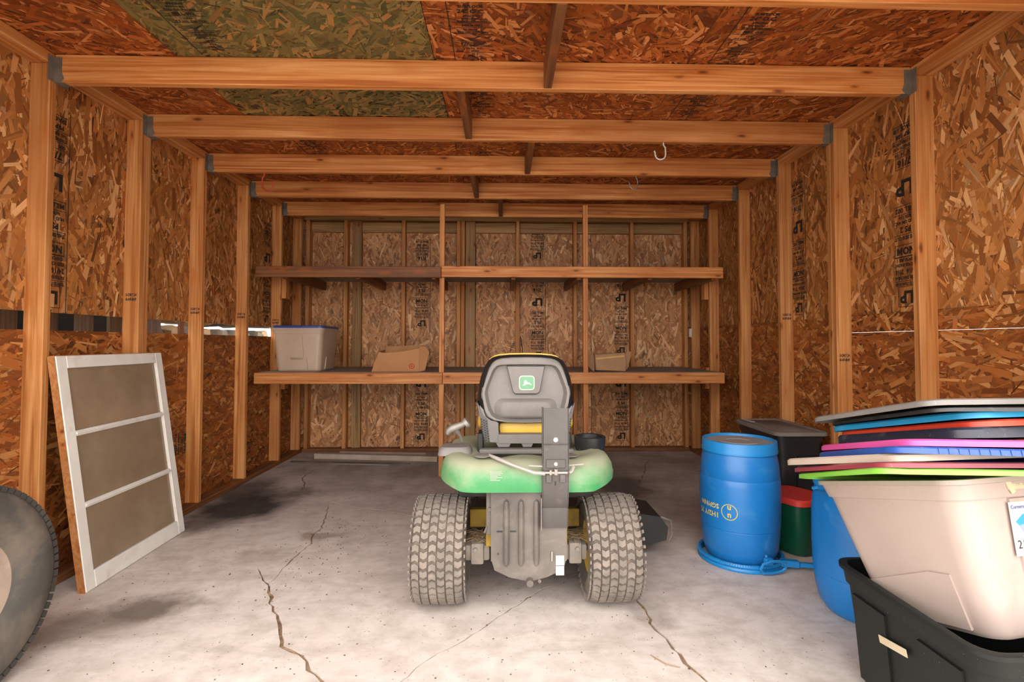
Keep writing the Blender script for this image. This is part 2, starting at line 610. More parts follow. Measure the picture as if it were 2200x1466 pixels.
    for q in polys:
        for tri in ((q[0], q[1], q[2]), (q[0], q[2], q[3])):
            sg = [(b[0] - a[0]) * (cen[:, 1] - a[1]) - (b[1] - a[1]) * (cen[:, 0] - a[0]) for a, b in zip(tri, tri[1:] + tri[:1])]
            inside |= ((sg[0] >= 0) & (sg[1] >= 0) & (sg[2] >= 0)) | ((sg[0] <= 0) & (sg[1] <= 0) & (sg[2] <= 0))
    top, pit = [], []
    for f, i in zip(of, inside):
        (pit if i else top).append(tuple(f))
    vs = [(p.x, p.y, 0.0) for p in ov]
    me = bpy.data.meshes.new('floor')
    # slab sides and crack walls go into the slab
    from collections import Counter
    def border(fl):
        c = Counter()
        for f in fl:
            for a, b in zip(f, f[1:] + f[:1]):
                c[(a, b)] += 1
        return [e for e in c if (e[1], e[0]) not in c]
    n = len(vs)
    low = [(x, y, -0.02) for x, y, z in vs]
    walls = [(a, b, b + n, a + n) for b, a in border(top)]
    me.from_pydata(vs + low, [], top + walls)
    bm = bmesh.new(); bm.from_mesh(me)
    bmesh.ops.recalc_face_normals(bm, faces=bm.faces)
    for f in bm.faces:
        if abs(f.normal.z) > 0.9 and f.normal.z < 0:
            f.normal_flip()
    bmesh.ops.delete(bm, geom=[v for v in bm.verts if not v.link_faces], context='VERTS')
    bm.to_mesh(me); bm.free()
    fl = structure(new_obj('floor', me, mat))
    me2 = bpy.data.meshes.new('crack_fill')
    me2.from_pydata([(p.x, p.y, -0.005 + rng.uniform(-.006, .004)) for p in ov], [], pit)
    bm = bmesh.new(); bm.from_mesh(me2)
    bmesh.ops.delete(bm, geom=[v for v in bm.verts if not v.link_faces], context='VERTS')
    bm.to_mesh(me2); bm.free()
    cf = new_obj('crack_fill', me2, mcrack, fl)
    cf['kind'] = 'stuff'
    return fl


FLOOR = build_floor()

# the yard outside the open front
tg = NT('yard_gravel')
cg = tg.coord()
gcol = tg.mix(tg.mapr(tg.noise(cg, 6.0, 6.0, 0.7), 0.3, 0.7), rgba('#a39a8f'), rgba('#c4bcb2'))
M_YARD = tg.done(gcol, 0.9, bump=tg.noise(cg, 60.0, 3.0), bump_strength=0.5)
mb = MB()
for lo, hi in (((-14, -14, -0.1), (14, -0.6, -0.004)), ((-14, -0.6, -0.1), (-2.2, 14, -0.004)), ((2.2, -0.6, -0.1), (14, 14, -0.004)), ((-2.2, 5.41, -0.1), (2.2, 14, -0.004))):
    mb.box(lo, hi)
YARD = structure(mb.obj('ground', M_YARD, smooth=0))

# ------------------------------------------------------------------ walls
HW = 2.0            # half width between stud faces
OSBX = 2.089        # inner face of the wall sheathing
ZJ = 2.44           # top of the joists
Y_BACK = 5.30

WL = structure(empty('wall_left'))
WR = structure(empty('wall_right'))
WB = structure(empty('wall_back'))
WF = structure(empty('wall_front'))
CE = structure(empty('ceiling'))

seed = 100
for sx, W_ in ((-1, WL), (1, WR)):
    xs = sx * (HW + 0.0445)
    board('bottom_plate', W_, Y_BACK + 0.089 - 1.04, 0.089, 0.038, (xs, (1.04 + Y_BACK + 0.089) / 2, 0.0195), ALONG, M_DARKW)
    board('top_plate', W_, Y_BACK + 0.089 - 1.04, 0.089, 0.05, (xs, (1.04 + Y_BACK + 0.089) / 2, 2.415), ALONG, M_STUD)
    ys = [1.139, 1.748, 2.358, 2.953, 2.992, 3.554, 4.166, 4.789, 5.262]
    for y in ys:
        vstud(W_, xs, y, 0.0385, 2.39, 0.089, 0.038)
    # sheathing: u x v must look into the room
    ydir = (0, 1, 0) if sx < 0 else (0, -1, 0)
    def sheet(y0, y1, z0, z1, ang, pal, dens=1900, **k):
        global seed
        seed += 1
        org = (sx * OSBX, y0 if sx < 0 else y1, z0)
        return osb_panel(W_, org, ydir, (0, 0, 1), y1 - y0, z1 - z0, ang, pal, seed, density=dens, **k)
    zt = 1.262 if sx < 0 else 1.2802
    for y0, y1 in ((1.04, 1.748), (1.750, 2.971), (2.974, 4.19), (4.193, 5.39)):
        sheet(y0, y1, zt, 2.44, PI / 2, PAL_WALL, 1900, size=1.15)
    if sx < 0:
        sheet(1.04, 2.971, 0.0, 1.177, 0.0, PAL_LOW)
        sheet(2.974, 4.80, 0.0, 1.177, 0.0, PAL_LOW)
        sheet(4.803, 5.39, 0.0, 1.26, 0.0, PAL_LOW)
    else:
        sheet(1.04, 2.971, 0.0, 1.181, 0.0, PAL_LOW)
        sheet(1.04, 2.971, 1.1818, 1.2800, 0.0, PAL_LOW)
        sheet(2.974, 5.39, 0.0, 1.2796, 0.0, PAL_LOW)

# back wall
board('bottom_plate', WB, 3.99, 0.089, 0.038, (0, Y_BACK + 0.0445, 0.0195), (0, 0, 0), M_DARKW)
board('top_plate', WB, 3.99, 0.089, 0.05, (0, Y_BACK + 0.0445, 2.413), (0, 0, 0), M_OLDW)
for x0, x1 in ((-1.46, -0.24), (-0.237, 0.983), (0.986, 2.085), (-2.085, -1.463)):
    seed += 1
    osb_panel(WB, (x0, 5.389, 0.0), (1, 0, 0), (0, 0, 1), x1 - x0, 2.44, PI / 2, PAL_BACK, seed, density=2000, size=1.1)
for x in (-1.96, -1.572, -0.98, -0.409, -0.366, 0.204, 0.804, 1.402, 1.965):
    vstud(WB, x, Y_BACK + 0.0445, 0.0385, 2.388, 0.038, 0.089, M_STUD)
for x, w in ((-1.463, 0.09), (-0.29, 0.10)):
    vstud(WB, x, Y_BACK + 0.060, 0.0385, 2.388, w, 0.05, M_OLDW)
for x0, x1 in ((-1.94, -1.592), (-1.417, -1.0), (-0.96, -0.43), (-0.239, 0.184), (0.224, 0.784), (0.824, 1.382), (1.422, 1.945)):
    board('blocking', WB, x1 - x0 - 0.002, 0.038, 0.105, ((x0 + x1) / 2, 5.366, 2.325), (0, 0, 0), M_OLDW)

mb = MB()
mb.box((-2.10, 5.402, 0.0), (2.10, 5.42, 2.44))  # unseen sheet added to stop daylight leaking between the back panels
mb.obj('leak_block_sheet', plain('leak_block_paint', '#6d6459', '#7a7166', rough=0.8), WB, smooth=0)

# front wall: a wide doorway the camera looks in through
DOOR_HALF, DOOR_H = 1.90, 2.26
M_PLAINOSB = plain('siding_board', '#8a5a33', '#6f4526', rough=0.8)
mb = MB()
mb.box((-2.20, 0.95, 0.0), (-DOOR_HALF, 1.04, 2.44)).box((DOOR_HALF, 0.95, 0.0), (2.20, 1.04, 2.44)).box((-DOOR_HALF, 0.95, DOOR_H), (DOOR_HALF, 1.04, 2.44))
mb.obj('door_surround', M_PLAINOSB, WF, smooth=0)

# ------------------------------------------------------------------ ceiling: joists, blocking, hangers, roof sheathing
JY = [1.158, 1.739] + [2.378 + 0.61 * k for k in range(5)]
hang = MB()
for s in (-1, 1):
    y = s * 0.0205
    out = [(0.0, -0.066), (0.03, -0.066), (0.045, -0.048), (0.034, -0.02), (0.034, 0.05), (0.0, 0.05)]
    hang.prism(out, y - 0.001, y + 0.001)
    hang.box((-0.001, min(s * 0.02, s * 0.052), -0.066), (0.001, max(s * 0.02, s * 0.052), 0.05))
hang.box((0.0, -0.021, -0.068), (0.045, 0.021, -0.066))
HANG = hang.mesh('joist_hanger', M_GALV, 0)
for y in JY:
    board('joist', CE, 3.994, 0.038, 0.130, (0, y, ZJ - 0.0655), (0, 0, 0), M_JOIST)
    for sx in (-1, 1):
        new_obj('joist_hanger', HANG, None, CE, (sx * 1.998, y, ZJ - 0.0655), (0, 0, 0 if sx < 0 else PI))
for i, x in enumerate((0.22, 0.262, -0.148, 0.224, -0.166, 0.03)):
    y0, y1 = JY[i] + 0.0195, JY[i + 1] - 0.0195
    board('blocking', CE, y1 - y0, 0.038, 0.126, (x, (y0 + y1) / 2, ZJ - 0.067), ALONG, M_DARKW)
xs = (-2.16, -1.452, -0.267, 0.925, 2.16)
for i in range(4):
    for y0, y1 in ((0.95, 2.372), (2.376, 4.20), (4.204, 5.45)) if i != 1 else ((0.95, 2.985), (2.989, 5.45)):
        seed += 1
        x0, x1 = xs[i] + 0.0015, xs[i + 1] - 0.0015
        pal = PAL_GREEN if (i == 1 and y0 < 1.5) else PAL_ROOF
        # face looks down: u = +x, v = -y  ->  u x v = -z
        osb_panel(CE, (x0, y1, ZJ + 0.0025), (1, 0, 0), (0, -1, 0), x1 - x0, y1 - y0, 0.9 if i % 2 else -0.7, pal, seed, density=1800, spread=0.8, size=0.95)
# roofing on top so no daylight leaks through the sheet joints
mb = MB()
mb.box((-2.17, 0.9, ZJ + 0.0145), (2.17, 5.5, ZJ + 0.02))
mb.obj('roofing_felt', plain('roofing_felt', '#2b2724', '#36312d', rough=0.95), CE, smooth=0)

# ------------------------------------------------------------------ mill print on the boards
def stamp(lines, width=0.16, vline=True):
    """a column of printed lines: ('t', text, size) | ('r',) rule | ('b', text, size) boxed text; built downwards from y = 0"""
    mb = MB()
    y = 0.0
    for ln in lines:
        if ln[0] == 'r':
            mb.add([(-width / 2, y - 0.0015, 0), (width / 2, y - 0.0015, 0), (width / 2, y + 0.0015, 0), (-width / 2, y + 0.0015, 0)], [(0, 1, 2, 3)])
            y -= 0.005
        elif ln[0] == 's':
            y -= ln[1]
        elif ln[0] == 'c':      # tick mark
            mb.add([(-0.03, y - 0.02, 0), (-0.012, y - 0.045, 0), (0.045, y, 0), (-0.012, y - 0.032, 0)], [(0, 1, 3), (1, 2, 3)])
            y -= 0.048
        else:
            _, s, sz = ln
            v, f = text_mesh(s, sz, sz * 0.042)
            if not v:
                continue
            wx = max(p[0] for p in v) - min(p[0] for p in v)
            k = min(1.0, width * 0.96 / wx)
            y -= sz * 0.55
            mb.add([(p[0] * k, p[1] + y, 0) for p in v], f)
            if ln[0] == 'b':
                hx, hy, w = min(wx * k / 2 + 0.012, width / 2), sz * 0.62, 0.003
                for x0, x1, y0, y1 in ((-hx, hx, hy - w, hy), (-hx, hx, -hy, -hy + w), (-hx, -hx + w, -hy, hy), (hx - w, hx, -hy, hy)):
                    mb.add([(x0, y + y0, 0), (x1, y + y0, 0), (x1, y + y1, 0), (x0, y + y1, 0)], [(0, 1, 2, 3)])
            y -= sz * 0.62
    if vline:
        x = -width / 2 - 0.012
        mb.add([(x - 0.002, y - 0.03, 0), (x + 0.002, y - 0.03, 0), (x + 0.002, 0.06, 0), (x - 0.002, 0.06, 0)], [(0, 1, 2, 3)])
    return mb.mesh('mill_print', M_INK, 0, fix=False)


ROOF_LINES = [('t', 'SUBFLOOR', .030), ('t', '24" O.C.', .046), ('t', 'SPACING', .024), ('t', 'EXPOSURE 1', .022), ('t', 'SIZED FOR SPACING', .020), ('r',), ('t', 'MILL 002', .034), ('r',),
              ('t', '23/32', .024), ('t', '19.0 mm  CSA 0325', .024), ('r',), ('c',), ('r',), ('t', 'STRENGTH AXIS', .022), ('t', 'THIS DIRECTION', .022), ('r',),
              ('t', '24 IN. 0.C.', .026), ('t', '2R24', .026), ('r',), ('t', 'PS 2', .024), ('t', 'NER 108', .024), ('r',), ('t', 'PRP 108', .024)]
WALL_LINES = [('b', 'LP', .085), ('t', 'ORIENTED STRAND BOARD', .022), ('r',), ('t', 'RATED SHEATHING', .022), ('t', '24/16  7/16', .034), ('t', 'SIZED FOR SPACING', .022), ('t', 'EXPOSURE 1', .022), ('r',),
              ('b', 'NOM', .05), ('s', .02), ('t', 'THIS SIDE OUT', .026), ('r',), ('t', 'PS 2', .04), ('t', 'HUD UM 40C', .022), ('t', 'NER 124', .022), ('r',), ('t', 'MILL 002', .034), ('r',), ('s', .03), ('t', 'LP', .11), ('s', .03),
              ('b', '7/16', .05), ('t', '000  24  16', .026), ('r',), ('t', 'STRENGTH AXIS', .022), ('t', 'THIS DIRECTION', .022), ('r',), ('t', 'PRP 108', .03), ('t', 'SPACE 1/8', .03), ('r',)]
ST_ROOF = stamp([(l[0], l[1], l[2] * .68) if len(l) > 2 else l for l in ROOF_LINES], 0.165)
ST_WALL = stamp(WALL_LINES, 0.15)
ST_SHORT = stamp(WALL_LINES[:16], 0.15, False)
ST_GRADE = stamp([('t', 'S-DRY 24', .022), ('t', '8-HF-8HF', .022)], 0.062, False)


def frame(loc, xdir, ydir):
    x = Vector(xdir).normalized(); y = Vector(ydir).normalized(); z = x.cross(y)
    M = Matrix((x, y, z)).transposed().to_4x4()
    M.translation = Vector(loc)
    return M


def put(mesh, parent, loc, xdir, ydir, name='mill_print'):
    o = new_obj(name, mesh, None, parent)
    o.matrix_world = frame(loc, xdir, ydir)
    return o


# ceiling: the text reads from the doorway (its top towards the door)
for x, y in ((-0.075, 1.965), (-0.075, 2.55), (1.115, 1.98), (1.115, 2.60), (-1.23, 1.92), (-1.22, 3.3), (-0.08, 3.5)):
    put(ST_ROOF, CE, (x, y, ZJ - 0.0008), (1, 0, 0), (0, -1, 0))
# left wall (printed upside down on the sheets), right wall, back wall
for y, z in ((2.47, 1.29), (4.68, 1.29)):
    put(ST_WALL, WL, (-OSBX + 0.0036, y, z), (0, -1, 0), (0, 0, -1))
put(ST_SHORT, WL, (-OSBX + 0.0036, 2.16, 0.30), (0, -1, 0), (0, 0, -1))
put(ST_SHORT, WL, (-OSBX + 0.0036, 3.25, 0.45), (0, 0, 1), (0, -1, 0))
for y, z in ((3.46, 1.32), (2.52, 1.31)):
    put(ST_WALL, WR, (OSBX - 0.0036, y, z), (0, 1, 0), (0, 0, -1))
for x, z0 in ((-0.80, 0.10), (0.415, 0.95), (1.30, 0.1), (-0.80, 1.28), (1.30, 1.0), (0.415, 2.0)):
    put(ST_WALL if z0 < 1.9 else ST_SHORT, WB, (x, 5.3853, z0), (-1, 0, 0), (0, 0, -1))
# grade stamps on stud faces
for W_, sx, ys in ((WL, -1, (2.934, 3.535, 4.147, 4.770)), (WR, 1, (2.934, 3.535))):
    for i, y in enumerate(ys):
        put(ST_GRADE, W_, (sx * 2.042, y - 0.0008, (1.40, 1.36, 1.36, 1.34)[i] if sx < 0 else (1.06, 1.33)[i]), (1, 0, 0), (0, 0, 1), 'grade_stamp')

# ------------------------------------------------------------------ beyond the left wall: board stack and firewood seen through the gap
M_FENCE = wood_mat('grey_planks', '#66543f', '#49392b', '#7d684f', var=0.3)
PL = ['grey plank outside the wall gap nearest the doorway', 'grey plank outside the gap, second from the doorway', 'grey plank outside the gap above the leaning sash', 'grey plank outside the gap, last before the doubled stud',
      'grey plank just past the doubled stud, outside the gap', 'narrow pale batten outside the gap beside the firewood']
for i, (y, w) in enumerate(((2.42, .25), (2.70, .16), (2.935, .127), (3.185, .13), (3.50, .16), (3.82, .045))):
    o = vstud(None, -2.30 - 0.012 * (i % 2), y, 0.0, 1.66, 0.022, w, M_FENCE, 'fence_plank')
    o.rotation_euler = (0.10 if i < 5 else 0.0, -PI / 2, 0)
    tag(o, PL[i], 'plank', 'planks outside the left wall')
mb = MB()
mb.box((-2.56, 1.30, 0.0), (-2.53, 3.78, 1.75))  # added black sheet, stands in for the darkness between the planks
tag(mb.obj('gap_shade_sheet', plain('gap_shade_black', '#15130f', '#1d1a15', rough=.9), None, smooth=0), 'added dark sheet standing in for shade behind the grey planks', 'screen')
mlog = [plain('split_log_pale', '#9c8768', '#86704f', rough=0.85, scale=14, dirt='#54453a', dirt_amt=0.4), plain('split_log_grey', '#6b6459', '#585147', rough=0.9, scale=14, dirt='#5d5348', dirt_amt=0.4)]
mb = MB()
mb.box((-3.9, 3.85, 0.0), (-2.62, 6.6, 1.08), bev=.02)
structure(mb.obj('retaining_wall', plain('earth_bank', '#8d8171', '#6f6456', rough=.95, scale=6, bump=.6)))
rl = random.Random(11)
ORD = ['nearest the doorway', 'second from the doorway end', 'third from the doorway end', 'fourth from the doorway end', 'fifth from the doorway end', 'sixth from the doorway end', 'seventh from the doorway end', 'eighth from the doorway end', 'ninth from the doorway end', 'furthest from the doorway']
for lay in range(2):
    for j in range(10):
        n = rl.choice((4, 5, 6))
        mbl = MB()
        a0 = rl.uniform(0, 6)
        ring = [(0.112 * rl.uniform(.72, 1.0) * math.cos(2 * PI * i / n + a0), 0.112 * rl.uniform(.72, 1.0) * math.sin(2 * PI * i / n + a0)) for i in range(n)]
        ring2 = [(x * rl.uniform(.75, 1), y * rl.uniform(.75, 1)) for x, y in ring]
        mbl.loft([[(0.0, x, y) for x, y in ring2], [(-0.04, x, y) for x, y in ring], [(-0.45, x, y) for x, y in ring]], cap0=True, cap1=True)
        o = mbl.obj('firewood_log', mlog[int(rl.random() < .35)], None, loc=(-2.66 - rl.uniform(0, .10), 4.0 + j * 0.235 + lay * 0.09, 1.178 + lay * 0.20), rot=(0, rl.uniform(-.06, .06), rl.uniform(-.12, .12)), smooth=15)
        tag(o, ('lower' if lay == 0 else 'upper') + ' split log outside the gap, ' + ORD[j], 'firewood', 'firewood stacked outside the left wall')
# ------------------------------------------------------------------ plastics and other surfaces
M_BEIGE = plain('beige_plastic', '#9f8d85', '#aa9991', rough=0.38, scale=3, dirt='#8d7c6e', dirt_amt=0.15, dirt_scale=9, bump=0.05, fleck='#6f6156')
M_BEIGE2 = plain('grey_beige_plastic', '#ad947f', '#b79f8b', rough=0.42, scale=4, bump=0.05)
M_DKTOTE = plain('dark_green_plastic', '#0e1210', '#131715', rough=0.5, spec=0.35, scale=5, dirt='#262824', dirt_amt=0.2, dirt_scale=8, bump=0.08, fleck='#85857f')
M_BLACKP = plain('black_plastic', '#1a1a1b', '#212122', rough=0.4, scale=5, dirt='#4d4a47', dirt_amt=0.2, dirt_scale=10, bump=0.08, fleck='#8a8886')
M_BLUEP = plain('blue_drum_plastic', '#1a73ba', '#1467ad', rough=0.36, scale=4, dirt='#5e9ac4', dirt_amt=0.12, dirt_scale=7, bump=0.05, fleck='#8fb9d6')
M_BLUERIM = plain('blue_rim_plastic', '#1d83c4', '#1876b8', rough=0.4, scale=6, bump=0.05)
M_DUSTBLUE = plain('dusty_lid_top', '#8f8680', '#7d7a7a', rough=0.8, scale=5, dirt='#5f6a74', dirt_amt=0.4)
M_GREENBIN = plain('green_bin_plastic', '#0e4a33', '#0c3f2c', rough=0.3, bump=0.03, fleck='#5d8a78')
M_REDLID = plain('red_lid_plastic', '#b9302c', '#c23a33', rough=0.4)
M_NAVYLID = plain('blue_lid_plastic', '#24458f', '#1f3c80', rough=0.4)
M_YPRINT = plain('yellow_print', '#d9c04a', '#c9ad3c', rough=0.7)
M_TAPE = plain('masking_tape', '#b8a789', '#c0b094', rough=0.8)
M_CARD = plain('cardboard', '#a9764c', '#b58457', rough=0.85, scale=6, dirt='#8a5d3a', dirt_amt=0.2, bump=0.1)
M_CARD2 = plain('worn_cardboard', '#a5805f', '#967050', rough=0.9, scale=9, dirt='#7a5b42', dirt_amt=0.4, bump=0.2)
M_WHITE = plain('white_paint', '#dcd7d0', '#cfc8bf', rough=0.55, scale=10, dirt='#a89c8d', dirt_amt=0.12, dirt_scale=12, bump=0.2)
M_RAW = wood_mat('raw_sash_wood', '#ab7347', '#8d5832', '#be8a5e')
M_RUB = plain('tyre_rubber', '#3d3935', '#4a453f', rough=0.8, scale=6, dirt='#77695b', dirt_amt=0.5, dirt_scale=5, bump=0.3)
M_STEEL = plain('dull_steel', '#8b8680', '#75706a', rough=0.5, metal=0.5, scale=20, dirt='#9a8f84', dirt_amt=0.4)
M_DUSTY = plain('dusty_grey_plastic', '#6b6663', '#78726e', rough=0.55, scale=5, dirt='#8d847d', dirt_amt=0.35, dirt_scale=6, bump=0.1, fleck='#c9c2ba')


def part(mb, name, mat, root, smooth=35):
    """a part whose shape is written in world coordinates, under an unrotated root"""
    o = mb.obj(name, mat, root, smooth=smooth)
    o.matrix_parent_inverse = Matrix.Translation(-root.location)
    return o


# ------------------------------------------------------------------ shelving across the back
SH = tag(empty('shelving_unit', (0, 4.8, 0)), 'two-tier lumber shelf built across the back wall', 'shelves')
def sboard(name, L, ty, tz, loc, rot=(0, 0, 0), mat=M_STUD):
    o = board(name, SH, L, ty, tz, (loc[0], loc[1] - 4.8, loc[2]), rot, mat)
    return o
for x0, x1, y, z in ((-2.0, -0.452, 4.30, 0.8245), (-0.449, 1.925, 4.30, 0.8245), (-2.0, -0.466, 4.30, 1.711), (-0.462, 1.915, 4.288, 1.716)):
    sboard('front_board', x1 - x0, 0.036, 0.092, ((x0 + x1) / 2, y, z), mat=M_DARKW if (z > 1.5 and x0 < -1) else M_JOIST)
for x in (-0.463, 0.755):
    sboard('post', 2.298, 0.040, 0.042, (x, 4.345, 1.1495), UP, M_JOIST)
M_DECK = plain('dusty_decking', '#8a786b', '#998778', rough=0.95, scale=12, dirt='#6b5c51', dirt_amt=0.5)
def deck(x0, x1, z):
    """a sheet notched round the posts (its front edge starts behind them in the middle)"""
    mb = MB()
    mb.box((x0, 4.369, z), (x1, 5.295, z + 0.011))
    part(mb, 'decking', M_DECK, SH, 0)
    for a, b in ((x0, -0.487), (-0.439, 0.731), (0.779, x1)):
        a2, b2 = max(a, x0), min(b, x1)
        if b2 - a2 > 0.02:
            m2 = MB()
            m2.box((a2, 4.319, z), (b2, 4.3685, z + 0.011))
            part(m2, 'decking', M_DECK, SH, 0)
deck(-1.985, 1.915, 0.862)
deck(-1.985, 1.915, 1.748)
for z in (0.8245 - 0.01, 1.7):
    for x in (-1.78, -1.17, -0.535, 0.14, 0.70, 1.31, 1.86):
        sboard('cross_support', 0.95, 0.038, 0.084, (x, 4.335 + 0.475 + 0.004, z), ALONG, M_DARKW)
for sx, W_ in ((-1, WL), (1, WR)):
    for z in (0.76, 1.60):
        board('ledger_block', W_, 0.20, 0.085, 0.04, (sx * 1.979, 4.83, z + 0.03), UP, M_JOIST)


# ------------------------------------------------------------------ totes and lids
def tote_mb(wt, dt, wb, db, h, r=0.05, rim=0.045, lip=0.012, wall=0.006):
    """open storage tote: tapered body, stepped rim band, hollow inside; local origin at the bottom centre"""
    def ring(w, d, rr, z):
        return [(x, y, z) for x, y in rrect(w, d, rr, 5)]
    def at(t):
        return wb + (wt - wb) * t, db + (dt - db) * t
    t1 = (h - rim) / h
    w1, d1 = at(t1)
    wi, di = at(0.03)
    rings = [ring(wb - 0.02, db - 0.02, r * .8, 0.0), ring(wb, db, r, 0.012)]
    for t in (0.25, 0.5, 0.75):
        w, d = at(t * t1)
        rings.append(ring(w, d, r, h * t * t1))
    rings += [ring(w1, d1, r, h - rim), ring(w1 + lip, d1 + lip, r, h - rim + 0.001), ring(wt + lip, dt + lip, r, h - 0.016),
              ring(wt + 2.2 * lip, dt + 2.2 * lip, r, h - 0.014), ring(wt + 2.2 * lip, dt + 2.2 * lip, r, h - 0.002), ring(wt + lip, dt + lip, r, h),
              ring(wt - wall, dt - wall, r * .9, h - 0.001), ring(wi - 2 * wall, di - 2 * wall, r * .8, 0.012)]
    mb = MB()
    mb.loft(rings, cap0=True, cap1=True)
    return mb


def lid_mb(w, d, h=0.02, r=0.05, bow=0.0, ribs=False):
    def ring(ww, dd, rr, z):
        return [(x, y, z + bow * ((2 * x / w) ** 2 - 0.5)) for x, y in rrect(ww, dd, rr, 6)]
    rings = [ring(w - 0.016, d - 0.016, r, -h * 0.35), ring(w - 0.006, d - 0.006, r, -h), ring(w, d, r, -h), ring(w - 0.002, d - 0.002, r, -h * 0.25), ring(w - 0.012, d - 0.012, r, 0.0),
             ring(w - 0.045, d - 0.045, r * .8, 0.001), ring(w - 0.06, d - 0.06, r * .7, -h * 0.3), ring(w - 0.12, d - 0.12, r * .6, -h * 0.3), ring(w - 0.14, d - 0.14, r * .5, 0.0)]
    mb = MB()
    mb.loft(rings, cap0=True, cap1=True)
    if ribs:
        n = 16
        for i in range(n):
            x = -w / 2 + 0.1 + (w - 0.2) * i / (n - 1)
            mb.box((x - .004, -d / 2 - .0015, -h * .95), (x + .004, -d / 2 + .004, -h * .2))
    return mb


# the beige tote on the shelf
R = tag(empty('storage_tote', (-1.70, 4.63, 0.874), (0, 0, 0.03)), 'grey-beige plastic tote under a blue lid on the shelf', 'tote')
tote_mb(0.415, 0.46, 0.37, 0.42, 0.372, r=0.045, rim=0.05).obj('body', M_BEIGE2, R)
mb = MB()
lean = math.atan2(0.0225, 0.372)
for x0, x1, z0, z1 in ((-0.06, 0.05, 0.10, 0.31), (-0.095, 0.085, 0.015, 0.12)):
    mb.prism([(x0, z0), (x1, z0), (x1 - 0.012 * (x1 > 0), z1), (x0 + .012, z1)], -0.004, 0.004, M=T(0, -0.213, 0, rx=lean))
mb.obj('moulded_panel', M_BEIGE2, R)
mb = MB()
for y0, y1, z0, z1 in ((-0.10, 0.10, 0.015, 0.12),):
    mb.prism([(y0, z0), (y1, z0), (y1 - .02, z1), (y0 + .02, z1)], -0.004, 0.004, M=T(0.188, 0, 0, ry=lean), axis='x')
mb.obj('moulded_panel', M_BEIGE2, R)
lid_mb(0.438, 0.484, 0.022, 0.045).obj('lid', M_NAVYLID, R, loc=(0, 0, 0.392))

# dark tote with the tilted beige tote in it
R = tag(empty('storage_tote', (1.565, 1.475, 0.0015)), 'dark green-black tote on the floor holding the tilted beige tote', 'tote')
tote_mb(0.73, 0.535, 0.66, 0.47, 0.383, r=0.06, rim=0.06, lip=0.014).obj('body', M_DKTOTE, R)
lx = math.atan2(0.035, 0.383)
for y0, y1 in ((-0.20, -0.06), (0.06, 0.20)):
    mb = MB()
    mb.prism([(y0, 0.03), (y1, 0.03), (y1, 0.30), (y0, 0.30)], -0.005, 0.004, M=T(-0.3315, 0, 0, ry=-lx), axis='x')
    mb.obj('moulded_panel', M_DKTOTE, R)
mb = MB()
mb.box((-0.001, -0.055, -0.011), (0.001, 0.055, 0.011))
mb.obj('tape_strip', M_TAPE, R, loc=(-0.3615, 0.03, 0.228), rot=(-0.17, -lx, 0))

TILT = -0.258
YAW = 0.20
R = tag(empty('storage_tote'), 'large beige tote tilted inside the dark tote, with a sticker and tape', 'tote')
wt, dt, hh = 0.62, 0.46, 0.40
Mr = T(0, 0, 0, rz=YAW) @ T(0, 0, 0, rx=TILT)
edge = Vector((1.172, 1.535, 0.705))            # middle of the rim's west side
ctr = edge + (Mr @ Vector((wt / 2 + 0.012, 0, 0)))
R.matrix_world = Matrix.Translation(ctr + Mr @ Vector((0, 0, -hh))) @ Mr
tote_mb(wt, dt, 0.47, 0.36, hh, r=0.055, rim=0.055, lip=0.013).obj('body', M_BEIGE, R)
sl = math.atan2((dt - 0.36) / 2, hh)
slx = math.atan2((wt - 0.47) / 2, hh)
mb = MB()
mb.prism([(-0.12, 0.015), (0.15, 0.015), (0.15, 0.10), (-0.06, 0.155), (-0.12, 0.155)], -0.0045, 0.004, M=T(-0.2365, 0, 0, ry=-slx), axis='x')
mb.obj('moulded_panel', M_BEIGE, R)
mb = MB()
mb.prism([(-0.15, 0.16), (0.20, 0.16), (0.20, 0.345), (-0.165, 0.345)], -0.0045, 0.004, M=T(0.03, -0.1815, 0, rx=sl))
mb.prism([(-0.135, 0.015), (0.2, 0.015), (0.2, 0.161), (-0.135, 0.161)], -0.0045, 0.004, M=T(0.03, -0.1815, 0, rx=sl))
mb.obj('moulded_panel', M_BEIGE, R)
F = T(0.03, -0.1815, 0, rx=sl) @ T(-0.118, -0.0052, 0.268, rx=PI / 2)
mb = MB()
mb.box((-0.055, -0.068, -0.0004), (0.055, 0.068, 0.0004), M=F)
stk = mb.obj('sticker', plain('sticker_paper', '#b9b6b3', '#b2afac', rough=0.5), R)
def flat(pts, mat, name, z):
    m2 = MB()
    m2.add([(x, y, z) for x, y in pts], [tuple(range(len(pts)))], F)
    return m2.obj(name, mat, stk, smooth=0, fix=False)
flat([(-.052, .046), (.052, .046), (.052, .064), (-.052, .064)], plain('sticker_band', '#a3a9c4', '#a3a9c4', rough=.5), 'sticker_band', .0008)
flat([(-.04, .018), (-.012, .036), (.05, .036), (.05, .02), (.0, .012), (-.03, .008)], plain('sticker_blue', '#1f7fb5', '#3c8fc0', rough=.5), 'printed_tote', .0008)
flat([(-.03, .008), (.0, .010), (.05, .016), (.05, -.03), (.0, -.035), (-.012, -.02)], plain('sticker_violet', '#8f9bd0', '#7b88c4', rough=.5), 'printed_tote', .0010)
burst = [((.016 if i % 2 else .026) * math.cos(i * PI / 9) + .014, (.010 if i % 2 else .017) * math.sin(i * PI / 9) - .004) for i in range(18)]
flat(burst, plain('sticker_white', '#c6c6c6', '#c6c6c6', rough=.5), 'printed_burst', .0013)
